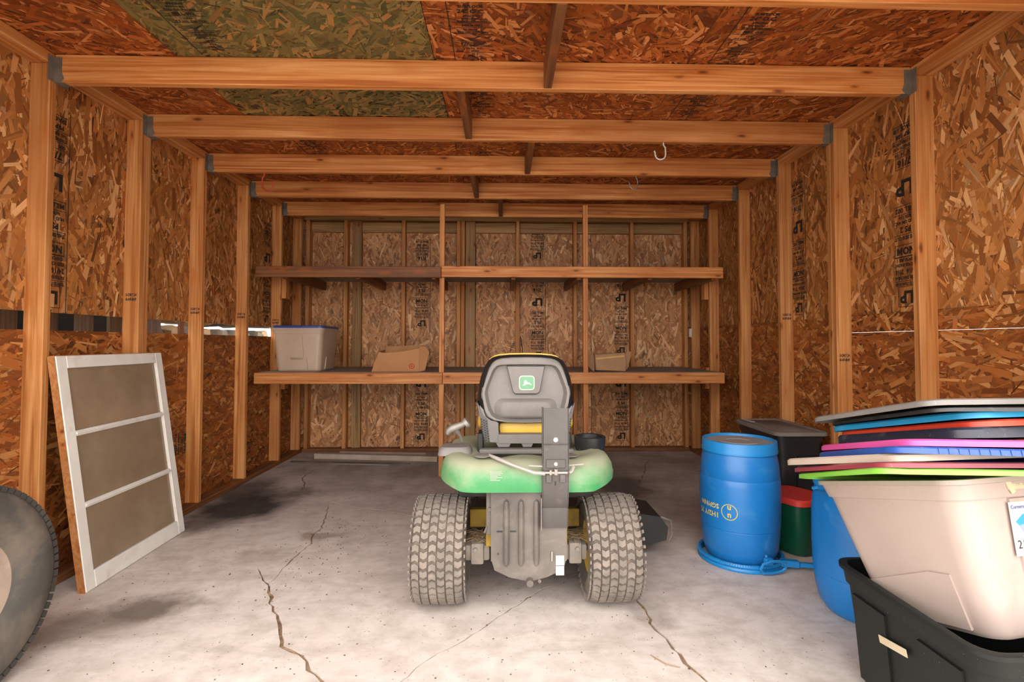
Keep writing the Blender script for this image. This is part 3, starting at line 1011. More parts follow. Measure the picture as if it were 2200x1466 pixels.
for s, sz, x, y, m in (('Cornerst', .0135, -.050, .055, plain('sticker_navy', '#1c1f4a', '#1c1f4a')), ('21', .030, -.046, -.040, plain('sticker_ink', '#1a1820', '#1a1820'))):
    v, f = text_mesh(s, sz, 0.0, 'LEFT')
    m2 = MB()
    m2.add([(p[0] + x, p[1] + y, .0015) for p in v], f, F)
    m2.obj('printed_lettering', m, stk, smooth=0, fix=False)
mb = MB()
F2 = T(-0.018, -0.2345, 0.378, rx=PI / 2 + 0.05)
mb.box((-0.12, -0.013, 0.0), (0.12, 0.013, 0.001), M=F2)
mb.prism([(-0.128, 0.014), (-0.11, 0.013), (-0.098, -0.018), (-0.110, -0.024), (-0.121, -0.008)], 0.001, 0.004, M=F2, axis='z')
tp = mb.obj('tape_strip', M_TAPE, R)
v, f = text_mesh('1K ham', .016, 0.0, 'LEFT')
m2 = MB(); m2.add([(p[0] - .09, p[1], .0014) for p in v], f, F2)
m2.obj('handwriting', plain('pencil', '#8f8576', '#8f8576'), tp, smooth=0, fix=False)

# the lids stacked on it: far corner, near corner of each lid's western edge, skirt, width
LIDS = [
 ('lime green lid lying straight on the beige tote', '#7fb749', '#6fae3a', (1.060, 1.75, .661), (1.023, 1.30, .791), .016, .62, .006, False),
 ('maroon lid between the beige and lime green lids', '#7a2f3a', '#8c3a44', (1.046, 1.75, .682), (1.035, 1.30, .806), .015, .60, .006, False),
 ('beige lid jutting out furthest from the lid stack', '#ab998a', '#b5a597', (1.020, 1.75, .709), (1.072, 1.30, .825), .021, .62, .004, False),
 ('royal blue ribbed lid under the pink lid', '#2a4f9c', '#24468c', (1.133, 1.75, .732), (1.060, 1.30, .846), .018, .55, .004, True),
 ('bright pink lid in the middle of the stack', '#d05596', '#c8488a', (1.141, 1.75, .757), (1.097, 1.30, .864), .018, .55, .004, False),
 ('navy black deep-skirted lid above the pink lid', '#22242f', '#2b2d3a', (1.199, 1.75, .786), (1.233, 1.30, .888), .028, .50, .003, False),
 ('orange-red lid under the turquoise lid', '#c8341f', '#d24428', (1.212, 1.75, .805), (1.283, 1.30, .912), .018, .46, .003, False),
 ('turquoise blue lid near the top of the stack', '#2593bf', '#1d86b3', (1.183, 1.75, .822), (1.259, 1.30, .934), .019, .50, .004, False),
 ('black lid directly beneath the silver grey lid', '#23211f', '#2c2927', (1.180, 1.75, .840), (1.170, 1.30, .948), .012, .55, .003, False),
 ('silver grey lid topping the whole stack', '#6a6561', '#77726d', (1.118, 1.75, .853), (1.155, 1.30, .966), .017, .60, .004, False),
]
for lab, c1, c2, far, near, sk, w, bow, ribs in LIDS:
    m = plain('lid_plastic', c1, c2, rough=0.38, scale=4, dirt='#8d8580' if 'lime' not in lab else None, dirt_amt=0.08, dirt_scale=9, bump=0.05, fleck='#b9b2ab')
    a, b = Vector(far), Vector(near)
    ydir = (a - b).normalized()
    xdir = Vector((ydir.y, -ydir.x, 0)).normalized()
    mid = (a + b) / 2 + xdir * (w / 2)
    o = lid_mb(w, 0.50, sk, 0.055, bow, ribs).obj('plastic_cover', m)
    zd = xdir.cross(ydir)
    Mx = Matrix((xdir, ydir, zd)).transposed().to_4x4()
    Mx.translation = mid + zd * sk * 0.5
    o.matrix_world = Mx
    tag(o, lab, 'lid', 'lids stacked on the beige tote')

# tall black tote with a dusty grey lid, behind
R = tag(empty('storage_tote', (1.826, 3.27, 0.0015)), 'tall black tote with a dusty grey lid against the studs', 'tote')
tote_mb(0.285, 0.52, 0.255, 0.48, 0.575, r=0.05, rim=0.05).obj('body', M_BLACKP, R)
mb = MB()
mb.prism([(-0.06, 0.09), (0.07, 0.09), (0.07, 0.45), (-0.06, 0.45)], -0.004, 0.004, M=T(0.03, -0.249, 0, rx=0.035))
mb.obj('moulded_panel', M_BLACKP, R)
lid_mb(0.33, 0.57, 0.022, 0.05).obj('lid', plain('grey_dusty_lid', '#6f6862', '#5d5650', rough=0.65, dirt='#7d6d5e', dirt_amt=0.6, dirt_scale=5), R, loc=(0, 0, 0.592))
mb = MB()
mb.box((-0.13, 0.1, 0.592), (-0.10, 0.24, 0.598), bev=0.003)
mb.obj('lid_latch', plain('grey_latch', '#a9a49f', '#98938e', rough=.5), R)


# ------------------------------------------------------------------ blue drums
def wrap(vs, rad, a0):
    """bend flat print (x along, y up) round a vertical cylinder; a0: heading of x = 0"""
    return [((rad(y)) * math.cos(a0 + x / rad(y)), (rad(y)) * math.sin(a0 + x / rad(y)), y) for x, y, _ in vs]


DRUM = [(0.150, 0.0), (0.158, 0.004), (0.170, 0.03), (0.183, 0.075), (0.190, 0.13), (0.1925, 0.18), (0.1905, 0.183), (0.194, 0.186), (0.197, 0.27), (0.198, 0.33), (0.197, 0.40), (0.1945, 0.43), (0.193, 0.433), (0.194, 0.436), (0.190, 0.49), (0.182, 0.54), (0.176, 0.558)]


def drum_rad(z):
    for (r0, z0), (r1, z1) in zip(DRUM[:-1], DRUM[1:]):
        if z0 <= z <= z1:
            return r0 + (r1 - r0) * (z - z0) / (z1 - z0 + 1e-9)
    return 0.195


R = tag(empty('plastic_drum', (1.298, 2.685, 0.0015)), 'bright blue plastic drum with yellow print upside down', 'drum')
mb = MB(); mb.lathe(DRUM, 56); mb.obj('body', M_BLUEP, R)
mb = MB()
mb.lathe([(0.178, 0.556), (0.186, 0.558), (0.187, 0.567), (0.184, 0.574), (0.183, 0.607), (0.181, 0.614), (0.174, 0.616), (0.170, 0.612), (0.168, 0.600)], 56, caps=False)
mb.obj('rim_band', M_BLUERIM, R)
mb = MB(); mb.lathe([(0.0, 0.602), (0.06, 0.602), (0.065, 0.606), (0.09, 0.606), (0.095, 0.602), (0.172, 0.602)], 48, caps=False); mb.obj('recessed_top', M_DUSTBLUE, R)
mb = MB()
HEAD = -PI / 2 - 0.62 - 0.45
def wrap_text(s, sz, x, y, align='LEFT'):
    v, f = text_mesh(s, sz, sz * .02, align)
    # printed for the drum standing the other way up: turn by 180 degrees
    vs = [(-(p[0]) + x, -(p[1]) + y, 0) for p in v]
    mb.add(wrap(vs, lambda z: drum_rad(z) + 0.0012, HEAD), f)
wrap_text('1H2/Y 75', .036, 0.028, 0.256)
wrap_text('SGP/NW', .034, 0.028, 0.300)
wrap_text('u', .040, 0.079, 0.262, 'CENTER')
wrap_text('n', .040, 0.079, 0.300, 'CENTER')
ringv, ringf = [], []
for i in range(40):
    a = 2 * PI * i / 40
    for rr in (0.036, 0.0395):
        ringv.append((0.079 + rr * math.cos(a), 0.281 + rr * math.sin(a), 0))
    j = (i + 1) % 40
    ringf.append((2 * i, 2 * i + 1, 2 * j + 1, 2 * j))
mb.add(wrap(ringv, lambda z: drum_rad(z) + 0.0012, HEAD), ringf)
mb.obj('yellow_print', M_YPRINT, R, smooth=0, fix=False)

R = tag(empty('clamp_ring', (1.298, 2.685, 0.0015)), 'blue clamp ring with lever lying round the foot of the printed drum', 'clamp ring')
mb = MB()
mb.lathe([(0.190, 0.0), (0.208, 0.0), (0.210, 0.008), (0.206, 0.018), (0.192, 0.018), (0.190, 0.010)], 64, caps=False)
mb.obj('lower_band', M_BLUERIM, R)
mb = MB()
mb.lathe([(0.192, 0.019), (0.204, 0.019), (0.208, 0.027), (0.204, 0.037), (0.193, 0.037), (0.191, 0.028)], 64, caps=False)
for i in range(110):
    a = 2 * PI * i / 110
    mb.box((-0.0016, -0.003, -0.007), (0.0016, 0.003, 0.007), M=T(0.2055 * math.cos(a), 0.2055 * math.sin(a), 0.029, rz=a + PI / 2))
mb.obj('toothed_band', M_BLUERIM, R)
mb = MB()   # D-shaped lever grip
g = [(-0.055, 0.012), (-0.05, 0.035), (-0.02, 0.046), (0.02, 0.044), (0.05, 0.032), (0.056, 0.008), (0.042, -0.006), (0.0, -0.012), (-0.04, -0.008)]
mb.tube([(x, 0, z) for x, z in g], 0.0062, 8, closed=True, M=T(0.055, -0.224, 0.024, rx=0.3, rz=0.15, s=(1.2, 1, 1.2)))
mb.box((-0.03, -0.012, 0.045), (0.012, 0.012, 0.078), M=T(0.045, -0.212, 0.005, rx=0.1, rz=0.15), bev=0.004)
mb.tube([(0.035, -0.206, 0.06), (0.035, -0.202, 0.092)], 0.007, 8)
mb.obj('lever_grip', M_BLUERIM, R)
mb = MB()
Ml = T(0.185, -0.155, 0.025, rz=-0.25)
mb.box((-0.05, -0.018, -0.012), (0.035, 0.018, 0.02), M=Ml, bev=0.004)
mb.box((0.035, -0.011, -0.010), (0.12, 0.011, 0.012), M=Ml, bev=0.004)
mb.obj('latch', M_BLUERIM, R)

R = tag(empty('plastic_drum', (1.575, 2.135, 0.0015)), 'blue plastic drum with a looped handle beside the totes', 'drum')
D2 = [(0.135, 0.0), (0.15, 0.004), (0.172, 0.04), (0.186, 0.10), (0.191, 0.16), (0.1905, 0.163), (0.193, 0.166), (0.196, 0.28), (0.195, 0.40), (0.190, 0.46), (0.182, 0.50), (0.176, 0.515)]
mb = MB(); mb.lathe(D2, 56); mb.obj('body', M_BLUEP, R)
mb = MB(); mb.lathe([(0.176, 0.512), (0.187, 0.514), (0.188, 0.535), (0.180, 0.540), (0.05, 0.540), (0.0, 0.540)], 48); mb.obj('lid', M_BLUERIM, R)
mb = MB()
mb.tube([(-0.165, -0.06, 0.527), (-0.20, -0.075, 0.53), (-0.245, -0.075, 0.532), (-0.25, -0.055, 0.527), (-0.225, -0.03, 0.515), (-0.17, -0.02, 0.51)], 0.0075, 8)
mb.obj('handle', M_BLUERIM, R)

R = tag(empty('lidded_bin', (1.655, 2.80, 0.0015)), 'dark green bin with a red lid standing between the drums', 'bin')
mb = MB()
def brr(w, z, r=.06):
    return [(x, y, z) for x, y in rrect(w, w, r, 6)]
mb.loft([brr(.21, 0), brr(.225, .006), brr(.235, .06), brr(.236, .062), brr(.243, .268)], cap0=True, cap1=True)
mb.obj('body', M_GREENBIN, R, rot=(0, 0, 0.5))
mb = MB(); mb.loft([brr(.25, .262), brr(.258, .264), brr(.258, .288), brr(.248, .296), brr(.22, .296)], cap0=True, cap1=True); mb.obj('lid', M_REDLID, R, rot=(0, 0, 0.5))

# ------------------------------------------------------------------ cardboard boxes on the shelf
R = tag(empty('cardboard_box', (-0.862, 4.40, 0.8735)), 'open tan cardboard box with a red ring emblem', 'box')
mb = MB()
mb.prism([(-0.205, 0.0), (0.20, 0.0), (0.20, 0.200), (0.12, 0.182), (0.0, 0.165), (-0.10, 0.160), (-0.145, 0.168)], 0.0, 0.004); mb.obj('front_wall', M_CARD, R)
mb = MB(); mb.prism([(0.0, 0.0), (0.26, 0.0), (0.26, 0.19), (0.0, 0.215)], 0.0, 0.004, M=T(0.2, 0.004, 0), axis='x'); mb.obj('side_wall', M_CARD, R)
mb = MB(); mb.prism([(0.0, 0.0), (0.26, 0.0), (0.26, 0.19), (0.0, 0.172)], 0.0, 0.004, M=T(-0.204, 0.004, 0, ry=0.28), axis='x'); mb.obj('side_wall', M_CARD, R)
mb = MB(); mb.prism([(-0.2, 0.0), (0.204, 0.0), (0.204, 0.225), (-0.14, 0.215)], 0.264, 0.268); mb.obj('back_wall', M_CARD, R)
mb = MB(); mb.box((-0.2, 0.004, 0.0), (0.2, 0.264, 0.004)); mb.obj('base', M_CARD, R)
mb = MB()
mb.prism([(0.0, 0.0), (0.05, 0.01), (0.085, 0.17), (0.05, 0.215), (0.0, 0.212)], 0.0, 0.004, M=T(0.203, 0.002, 0.0, rz=0.5)); mb.obj('torn_flap', M_CARD, R)
mb = MB()
for r0, r1 in ((0.0, 0.0085), (0.0165, 0.0235)):
    n = 28
    vs = [(rr * math.cos(2 * PI * i / n), 0, rr * math.sin(2 * PI * i / n)) for rr in (r0, r1) for i in range(n)]
    mb.add(vs, [(i, (i + 1) % n, n + (i + 1) % n, n + i) for i in range(n)] if r0 > 0 else [tuple(range(n, 2 * n))])
mb.obj('ring_emblem', plain('red_print', '#a8322a', '#a8322a', rough=.8), R, loc=(0.137, -0.0012, 0.047), smooth=0, fix=False)

R = tag(empty('cardboard_box', (0.985, 4.40, 0.8735)), 'small crumpled cardboard box sealed with yellow tape', 'box')
mb = MB()
rings = []
for y, (dx, dz) in ((0.0, (0, 0)), (0.006, (.004, .004)), (0.20, (.01, .0)), (0.21, (0, -.01))):
    rings.append([(-0.125 - dx, y, 0.012), (0.125 + dx, y, 0.004), (0.132 + dx, y, 0.08), (0.118 + dx, y, 0.160 + dz), (0.0, y, 0.152 + dz), (-0.135 - dx, y, 0.144 + dz), (-0.13 - dx, y, 0.06)])
mb.loft(rings, cap0=True, cap1=True)
mb.obj('body', M_CARD2, R, smooth=20)
mb = MB()
mb.prism([(-0.135, 0.0), (-0.14, 0.14), (-0.165, 0.168), (-0.215, 0.125), (-0.185, 0.04), (-0.155, 0.004)], -0.012, 0.012, M=T(0, 0.03, 0, rz=-0.25)); mb.obj('crushed_flap', M_CARD2, R)
mb = MB()
mb.prism([(0.13, 0.01), (0.155, 0.02), (0.19, 0.14), (0.185, 0.172), (0.15, 0.175), (0.128, 0.14)], -0.008, 0.008, M=T(0, 0.02, 0, rz=0.2)); mb.obj('crushed_flap', M_CARD2, R)
mb = MB()
mb.prism([(-0.132, 0.104), (0.117, 0.128), (0.117, 0.142), (-0.133, 0.116)], -0.0022, -0.0012); mb.obj('tape_strip', plain('yellow_tape', '#c79c4a', '#b98c3f', rough=.5), R)

# ------------------------------------------------------------------ small things at the back
mb = MB(); mb.box((-0.012, -0.03, -0.045), (0.0, 0.03, 0.045), bev=0.003)
mb.box((-0.018, -0.008, -0.014), (-0.012, 0.008, 0.014), bev=0.002)
tag(mb.obj('switch_box', plain('white_plastic', '#e4e0da', '#dcd8d2', rough=.4), None, loc=(1.9985, 5.262, 1.225)), 'small white switch box fixed to the corner stud', 'switch box')
mb = MB(); mb.tube([(0.232, 5.292, 1.19), (0.252, 5.25, 1.06), (0.268, 5.215, 0.8765)], 0.0055, 6)
tag(mb.obj('stick', plain('dark_stick', '#3b2a1e', '#4a3526', rough=.9)), 'thin dark stick leaning at the back of the shelf', 'stick')
def floor_strip(name, a, b, w, h, mat, lab, z=0.0012, cat='board'):
    L = math.hypot(b[0] - a[0], b[1] - a[1])
    o = board(name, None, L, w, h, ((a[0] + b[0]) / 2, (a[1] + b[1]) / 2, z + h / 2), (0, 0, math.atan2(b[1] - a[1], b[0] - a[0])), mat)
    return tag(o, lab, cat, 'boards lying at the foot of the back wall')
M_PALE = plain('pale_board', '#b7a596', '#a39080', rough=.8, scale=5, dirt='#8b7766', dirt_amt=.4)
M_METALS = plain('metal_strip', '#6d655e', '#574f49', rough=.5, metal=.4, dirt='#93877b', dirt_amt=.4)
floor_strip('trim_strip', (-1.93, 4.885), (-0.80, 4.775), .035, .010, M_METALS, 'long thin metal strip in front of the white carton')
floor_strip('trim_strip', (-1.50, 4.792), (-0.98, 4.742), .015, .006, M_PALE, 'short thin pale strip lying nearest the mower')
floor_strip('flat_carton', (-1.76, 5.045), (-0.56, 4.895), .075, .05, M_PALE, 'long flat pale carton lying among the metal strips', cat='carton')
floor_strip('trim_strip', (-1.66, 5.185), (-0.70, 5.085), .05, .014, M_METALS, 'dark metal strip behind the pale carton')
floor_strip('trim_strip', (-1.60, 5.272), (-0.72, 5.185), .035, .018, M_PALE, 'pale wooden strip closest to the back wall plate')
mb = MB(); mb.box((-0.12, -0.045, 0.0), (0.12, 0.045, 0.055), bev=.004)
for i in range(5):
    mb.box((-0.122, -0.047, 0.008 + i * .010), (0.122, -0.044, 0.011 + i * .010))
tag(mb.obj('slatted_block', plain('dark_slats', '#3a332c', '#2d2721', rough=.8), None, loc=(-0.20, 5.24, 0.0385)), 'dark ridged block at the foot of the back wall', 'block')

def hook(loc, mat, lab, s=1.0, rz=0.0):
    mb = MB()
    pts = [(0, 0, 0.012), (0, 0, -0.012), (0.010, 0, -0.026), (0.012, 0, -0.055)]
    for i in range(1, 10):
        a = i / 9 * PI * 1.05
        pts.append((-0.018 + 0.030 * math.cos(a), 0, -0.065 - 0.030 * math.sin(a)))
    pts.append((-0.052, 0, -0.045))
    mb.tube([Vector(p) * s for p in pts], 0.0042 * s, 8)
    tag(mb.obj('screw_hook', mat, None, loc=loc, rot=(0, 0, rz)), lab, 'hook', 'hooks screwed into the joists')
hook((1.005, 2.985, 2.308), plain('white_hook', '#c9c3bb', '#bdb6ae', rough=.4), 'whitish screw hook under the third joist', 1.05)
hook((1.0, 3.595, 2.308), plain('grey_hook', '#8b8782', '#7d7974', rough=.4, metal=.5), 'grey metal screw hook one joist behind the whitish one', 0.95)
hook((-1.62, 3.60, 2.308), plain('red_hook', '#b8371f', '#a83019', rough=.45), 'red coated screw hook near the studs', 1.3, PI)

# ------------------------------------------------------------------ old window sash leaning on the studs
R = tag(empty('wooden_sash', (-1.800, 2.365, 0.002), (0, 0, 0)), 'white three-pane wooden window sash leaning on the studs', 'window sash')
R.matrix_world = Matrix.Translation((-1.800, 2.365, 0.002)) @ Euler((0, 0, PI / 2 + 0.045)).to_matrix().to_4x4() @ Matrix.Rotation(-0.148, 4, 'X')
SW, SHH, STH = 0.765, 1.068, 0.036
def sash_piece(name, x0, x1, z0, z1, y0=0.0, y1=STH, mat=M_WHITE):
    m = MB(); m.box((x0, y0, z0), (x1, y1, z1), bev=0.0025)
    return m.obj(name, mat, R, smooth=0)
sash_piece('stile', 0.0, 0.058, 0.0, SHH)
sash_piece('stile', SW - 0.058, SW, 0.0, SHH)
sash_piece('rail', 0.059, SW - 0.059, 0.0, 0.078)
sash_piece('rail', 0.059, SW - 0.059, SHH - 0.058, SHH)
for z in (0.362, 0.694):
    sash_piece('glazing_bar', 0.059, SW - 0.059, z, z + 0.026, 0.002, STH - .002)
    m = MB(); m.tube([(0.06, 0.0, z + 0.013), (SW - 0.06, 0.0, z + 0.013)], 0.006, 6); m.obj('bead', M_WHITE, R)
m = MB(); m.box((-0.004, 0.004, 0.0), (-0.0005, STH - .002, SHH)); m.obj('bare_edge', M_RAW, R, smooth=0)
m = MB(); m.box((0.0, 0.004, SHH + 0.0005), (SW, STH - .002, SHH + 0.003)); m.obj('bare_edge', M_RAW, R, smooth=0)
tgl = NT('dusty_glass')
dn = tgl.noise(tgl.coord(), 3.5, 5.0, 0.6)
gl = tgl.n('BsdfGlossy', Color=(0.9, 0.88, 0.85, 1), Roughness=0.12)
df = tgl.n('BsdfDiffuse', Color=tgl.mix(tgl.mapr(dn, .3, .7), rgba('#8a745e'), rgba('#a08a72')))
tr = tgl.n('BsdfTransparent', Color=(0.75, 0.70, 0.64, 1))
mx = tgl.n('MixShader', Fac=0.75); tgl.t.links.new(tr.outputs[0], mx.inputs[1]); tgl.t.links.new(df.outputs[0], mx.inputs[2])
mx2 = tgl.n('MixShader', Fac=0.10); tgl.t.links.new(mx.outputs[0], mx2.inputs[1]); tgl.t.links.new(gl.outputs[0], mx2.inputs[2])
tgl.t.links.new(mx2.outputs[0], tgl.out.inputs['Surface'])
for z0, z1 in ((0.079, 0.361), (0.389, 0.693), (0.721, SHH - .059)):
    m = MB(); m.box((0.059, 0.014, z0), (SW - 0.059, 0.0175, z1)); m.obj('pane', tgl.m, R, smooth=0)

# ------------------------------------------------------------------ car tyre by the doorway
R = tag(empty('car_tyre', (-1.672, 1.635, 0.333)), 'worn car tyre on a dusty steel wheel by the doorway', 'tyre')
R.rotation_euler = (0, -0.08, 0.0)
def xlathe(mb, prof, seg):
    """profile [(r, x)] revolved about the local x axis"""
    mb.lathe(prof, seg, M=Matrix.Rotation(PI / 2, 4, 'Y'), caps=False)
mb = MB()
xlathe(mb, [(0.156, -0.05), (0.164, -0.068), (0.21, -0.092), (0.265, -0.097), (0.298, -0.089), (0.316, -0.076), (0.323, -0.06), (0.325, 0.0), (0.323, 0.06), (0.316, 0.076), (0.298, 0.089), (0.265, 0.097), (0.21, 0.092), (0.164, 0.068), (0.156, 0.05)], 72)
mb.obj('carcass', M_RUB, R, smooth=50)
mb = MB()
for i in range(76):
    a = 2 * PI * i / 76
    for x0, x1, o2 in ((-0.078, -0.045, 0), (-0.040, -0.004, .5), (0.004, 0.040, 0), (0.045, 0.080, .5)):
        aa = a + o2 * 2 * PI / 76
        mb.box((x0, -0.0105, 0.313), (x1, 0.0105, 0.331), M=Matrix.Rotation(aa, 4, 'X'))
mb.obj('tread', plain('tread_rubber', '#2f2c29', '#3a3632', rough=.85, dirt='#5f564c', dirt_amt=.3), R, smooth=0)
mb = MB()
xlathe(mb, [(0.0, 0.040), (0.05, 0.040), (0.055, 0.048), (0.078, 0.048), (0.09, 0.030), (0.125, 0.026), (0.143, 0.040), (0.150, 0.060), (0.163, 0.067), (0.165, 0.060), (0.158, 0.045), (0.148, 0.0), (0.158, -0.045), (0.165, -0.066)], 56)
mb.obj('wheel_rim', plain('dusty_rim', '#8f7d6f', '#7b6858', rough=.75, scale=7, dirt='#b3a191', dirt_amt=.5), R)
for i in range(5):
    a = 2 * PI * i / 5
    mb = MB()
    mb.tube([(0.046, 0.067 * math.cos(a), 0.067 * math.sin(a)), (0.056, 0.067 * math.cos(a), 0.067 * math.sin(a))], 0.008, 6)
    mb.obj('lug_nut', M_BLACKP, R)

# ------------------------------------------------------------------ riding mower
CX = 0.156
MW = tag(empty('riding_mower', (CX, 2.283, 0.0)), 'dusty green riding mower seen from behind, yellow seat edge', 'mower')
def dust_mat(name, c1, c2, dust, amt=0.8, rough=0.45):
    """painted surface whose upward faces carry settled dust"""
    t = NT(name)
    co = t.coord()
    n1 = t.noise(co, 7.0, 5.0, 0.6)
    nz = t.n('SeparateXYZ', Vector=t.n('NewGeometry').outputs['Normal']).outputs[2]
    up = t.mapr(t.math('ADD', nz, t.math('MULTIPLY', t.math('SUBTRACT', n1, 0.5), 1.2)), 0.05, 0.75, 0.0, amt)
    col = t.mix(t.mapr(n1, .3, .7), rgba(c1), rgba(c2))
    patch = t.mapr(t.noise(co, 4.0, 6.0, .65, .5), 0.45, 0.68, 0.0, 0.55)
    col = t.mix(patch, col, rgba(dust))
    col = t.mix(up, col, rgba(dust))
    return t.done(col, t.mapr(up, 0, 1, rough, 0.9), bump=t.noise(co, 80.0), bump_strength=0.1, bump_dist=.001)
M_MGREEN = dust_mat('mower_green', '#2f7a45', '#3b8a52', '#99957f', 0.85, 0.4)
M_MYEL = plain('mower_yellow', '#d3ad45', '#c9a03a', rough=.45, scale=5, dirt='#8a7440', dirt_amt=.2)
M_MYELD = plain('dirty_yellow', '#a8862c', '#8d7026', rough=.7, scale=8, dirt='#4c3f28', dirt_amt=.6, dirt_scale=9)
M_MBLK = plain('mower_black', '#1c1b1a', '#252322', rough=.6, scale=9, dirt='#4c4640', dirt_amt=.35)
M_TREAD = plain('turf_tread', '#6b635b', '#786f67', rough=.9, scale=14, dirt='#8d8074', dirt_amt=.5, dirt_scale=14, bump=.4)
M_TURF = plain('turf_carcass', '#4c443d', '#5f554c', rough=.95, scale=12, dirt='#8a7766', dirt_amt=.5, dirt_scale=9, bump=.4)
M_PLATE = plain('dirty_plate', '#4f4944', '#6d655e', rough=.62, scale=4, dirt='#8d8278', dirt_amt=.3, dirt_scale=7, metal=.15, bump=.25, fleck='#c3b9ae')
M_BRKT = plain('black_bracket', '#4a4644', '#595452', rough=.42, metal=.1, scale=7, dirt='#7d7570', dirt_amt=.3, dirt_scale=8)
M_CAST = plain('cast_axle', '#8f857b', '#7d7368', rough=.7, scale=18, dirt='#75695c', dirt_amt=.4, bump=.4)
M_WROD = plain('pale_steel_rod', '#a59e97', '#958e86', rough=.4, metal=.2)
M_WLAB = plain('paper_label', '#b9b6b2', '#adaaa6', rough=.6)
M_WDOT = plain('white_bolt', '#c9c5c0', '#bcb7b0', rough=.4)


def turf_tyre(xc, inner):
    """rear turf tyre; inner = +1 when the wheel's inner side faces +x"""
    w, Rr, yc, zc = 0.222, 0.2165, 2.283, 0.2245
    M0 = T(xc, yc, zc)
    mb = MB()
    prof = [(0.098, -0.078), (0.115, -0.098), (0.15, -0.111), (0.18, -0.110), (0.203, -0.103), (0.2125, -0.088), (Rr, -0.06), (Rr + .002, 0), (Rr, 0.06), (0.2125, 0.088), (0.203, 0.103), (0.18, 0.110), (0.15, 0.111), (0.115, 0.098), (0.098, 0.078)]
    mb.lathe(prof, 64, M=M0 @ Matrix.Rotation(PI / 2, 4, 'Y'), caps=False)
    ty = part(mb, 'rear_tyre', M_TURF, MW, 50)
    # chevron turf blocks in staggered columns
    mb = MB()
    ncol, nrow = 6, 38
    cw = 0.205 / ncol
    for c in range(ncol):
        for r in range(nrow):
            a0 = 2 * PI * (r + 0.5 * (c % 2)) / nrow
            da = 2 * PI / nrow
            xm = -0.1025 + cw * (c + 0.5)
            hw = cw * 0.46
            ch = da * 0.22 * (1 if c % 2 else -1)
            loop = [(-hw, -0.36 * da), (0, -0.36 * da + ch), (hw, -0.36 * da), (hw, 0.36 * da), (0, 0.36 * da + ch), (-hw, 0.36 * da)]
            vs = []
            for lev in (0, 1):
                for x, a in loop:
                    k = 0.9 if lev else 1.0
                    xx = xm + x * k
                    rad0 = Rr - 0.3 * max(0, abs(xx) - 0.07) ** 1.0 * 1.0
                    rad = rad0 - 0.004 if lev == 0 else rad0 + 0.0075
                    aa = a0 + a * k
                    vs.append((xx, rad * math.cos(aa), rad * math.sin(aa)))
            fs = [tuple(range(6, 12))] + [(i, (i + 1) % 6, 6 + (i + 1) % 6, 6 + i) for i in range(6)]
            mb.add(vs, fs, M0)
    o = mb.obj('tread', M_TREAD, ty, smooth=0)
    # shoulder lugs down the side walls
    for s in (-1, 1):
        mb = MB()
        for r in range(46):
            a = 2 * PI * r / 46
            mb.box((-0.003, -0.006, -0.017), (0.003, 0.006, 0.017), M=M0 @ Matrix.Rotation(a, 4, 'X') @ T(s * 0.1065, 0, 0.199, ry=s * 0.25))
        mb.obj('shoulder_lugs', M_TREAD, ty, smooth=0)
    mb = MB()
    s = inner
    mb.lathe([(0.0, s * 0.035), (0.05, s * 0.035), (0.07, s * 0.028), (0.085, s * 0.05), (0.098, s * 0.080), (0.108, s * 0.094), (0.111, s * 0.090), (0.103, s * 0.07), (0.09, s * 0.0), (0.103, -s * 0.07), (0.111, -s * 0.092), (0.098, -s * 0.07), (0.05, -s * 0.04), (0.0, -s * 0.04)], 48, M=M0 @ Matrix.Rotation(PI / 2, 4, 'Y'), caps=False)
    part(mb, 'wheel_rim', M_MYEL, MW)


turf_tyre(CX - 0.364, 1)
turf_tyre(CX + 0.364, -1)

# axle housings, frame, dark underside
for s in (-1, 1):
    mb = MB()
    mb.tube([(CX + s * 0.33, 2.27, 0.2245), (CX + s * 0.255, 2.27, 0.2245)], 0.014, 10)
    mb.box((min(CX + s * 0.26, CX + s * 0.155), 2.20, 0.195), (max(CX + s * 0.26, CX + s * 0.155), 2.33, 0.262), bev=0.012)
    mb.box((min(CX + s * 0.235, CX + s * 0.18), 2.185, 0.185), (max(CX + s * 0.235, CX + s * 0.18), 2.345, 0.274), bev=0.01)
    mb.tube([(CX + s * 0.215, 2.19, 0.25), (CX + s * 0.215, 2.175, 0.25)], 0.009, 6)
    part(mb, 'axle_housing', M_CAST, MW)
    mb = MB()
    mb.box((min(CX + s * 0.145, CX + s * 0.17), 2.16, 0.27), (max(CX + s * 0.145, CX + s * 0.17), 2.9, 0.40), bev=0.003)
    part(mb, 'frame_rail', M_MYELD, MW)
    mb = MB()
    mb.box((min(CX + s * 0.17, CX + s * 0.25), 2.36, 0.28), (max(CX + s * 0.17, CX + s * 0.25), 2.40, 0.36), bev=0.003)
    part(mb, 'frame_bracket', M_MYELD, MW)
mb = MB()
mb.box((CX - 0.14, 2.18, 0.24), (CX + 0.14, 2.75, 0.50), bev=0.01)
part(mb, 'transmission', M_MBLK, MW)
mb = MB()
mb.box((CX - 0.30, 2.26, 0.44), (CX + 0.30, 2.72, 0.545), bev=0.03)
part(mb, 'fender_liner', M_MBLK, MW)
mb = MB()
mb.box((CX - 0.168, 2.118, 0.335), (CX - 0.138, 2.128, 0.54), bev=0.002)
mb.tube([(CX - 0.153, 2.12, 0.44), (CX - 0.153, 2.108, 0.44)], 0.008, 6)
mb.tube([(CX - 0.135, 2.12, 0.50), (CX - 0.125, 2.115, 0.47), (CX - 0.13, 2.115, 0.41)], 0.005, 6)
mb.tube([(CX - 0.165, 2.116, 0.37), (CX - 0.175, 2.112, 0.345)], 0.004, 6)
part(mb, 'linkage_strap', M_PLATE, MW)
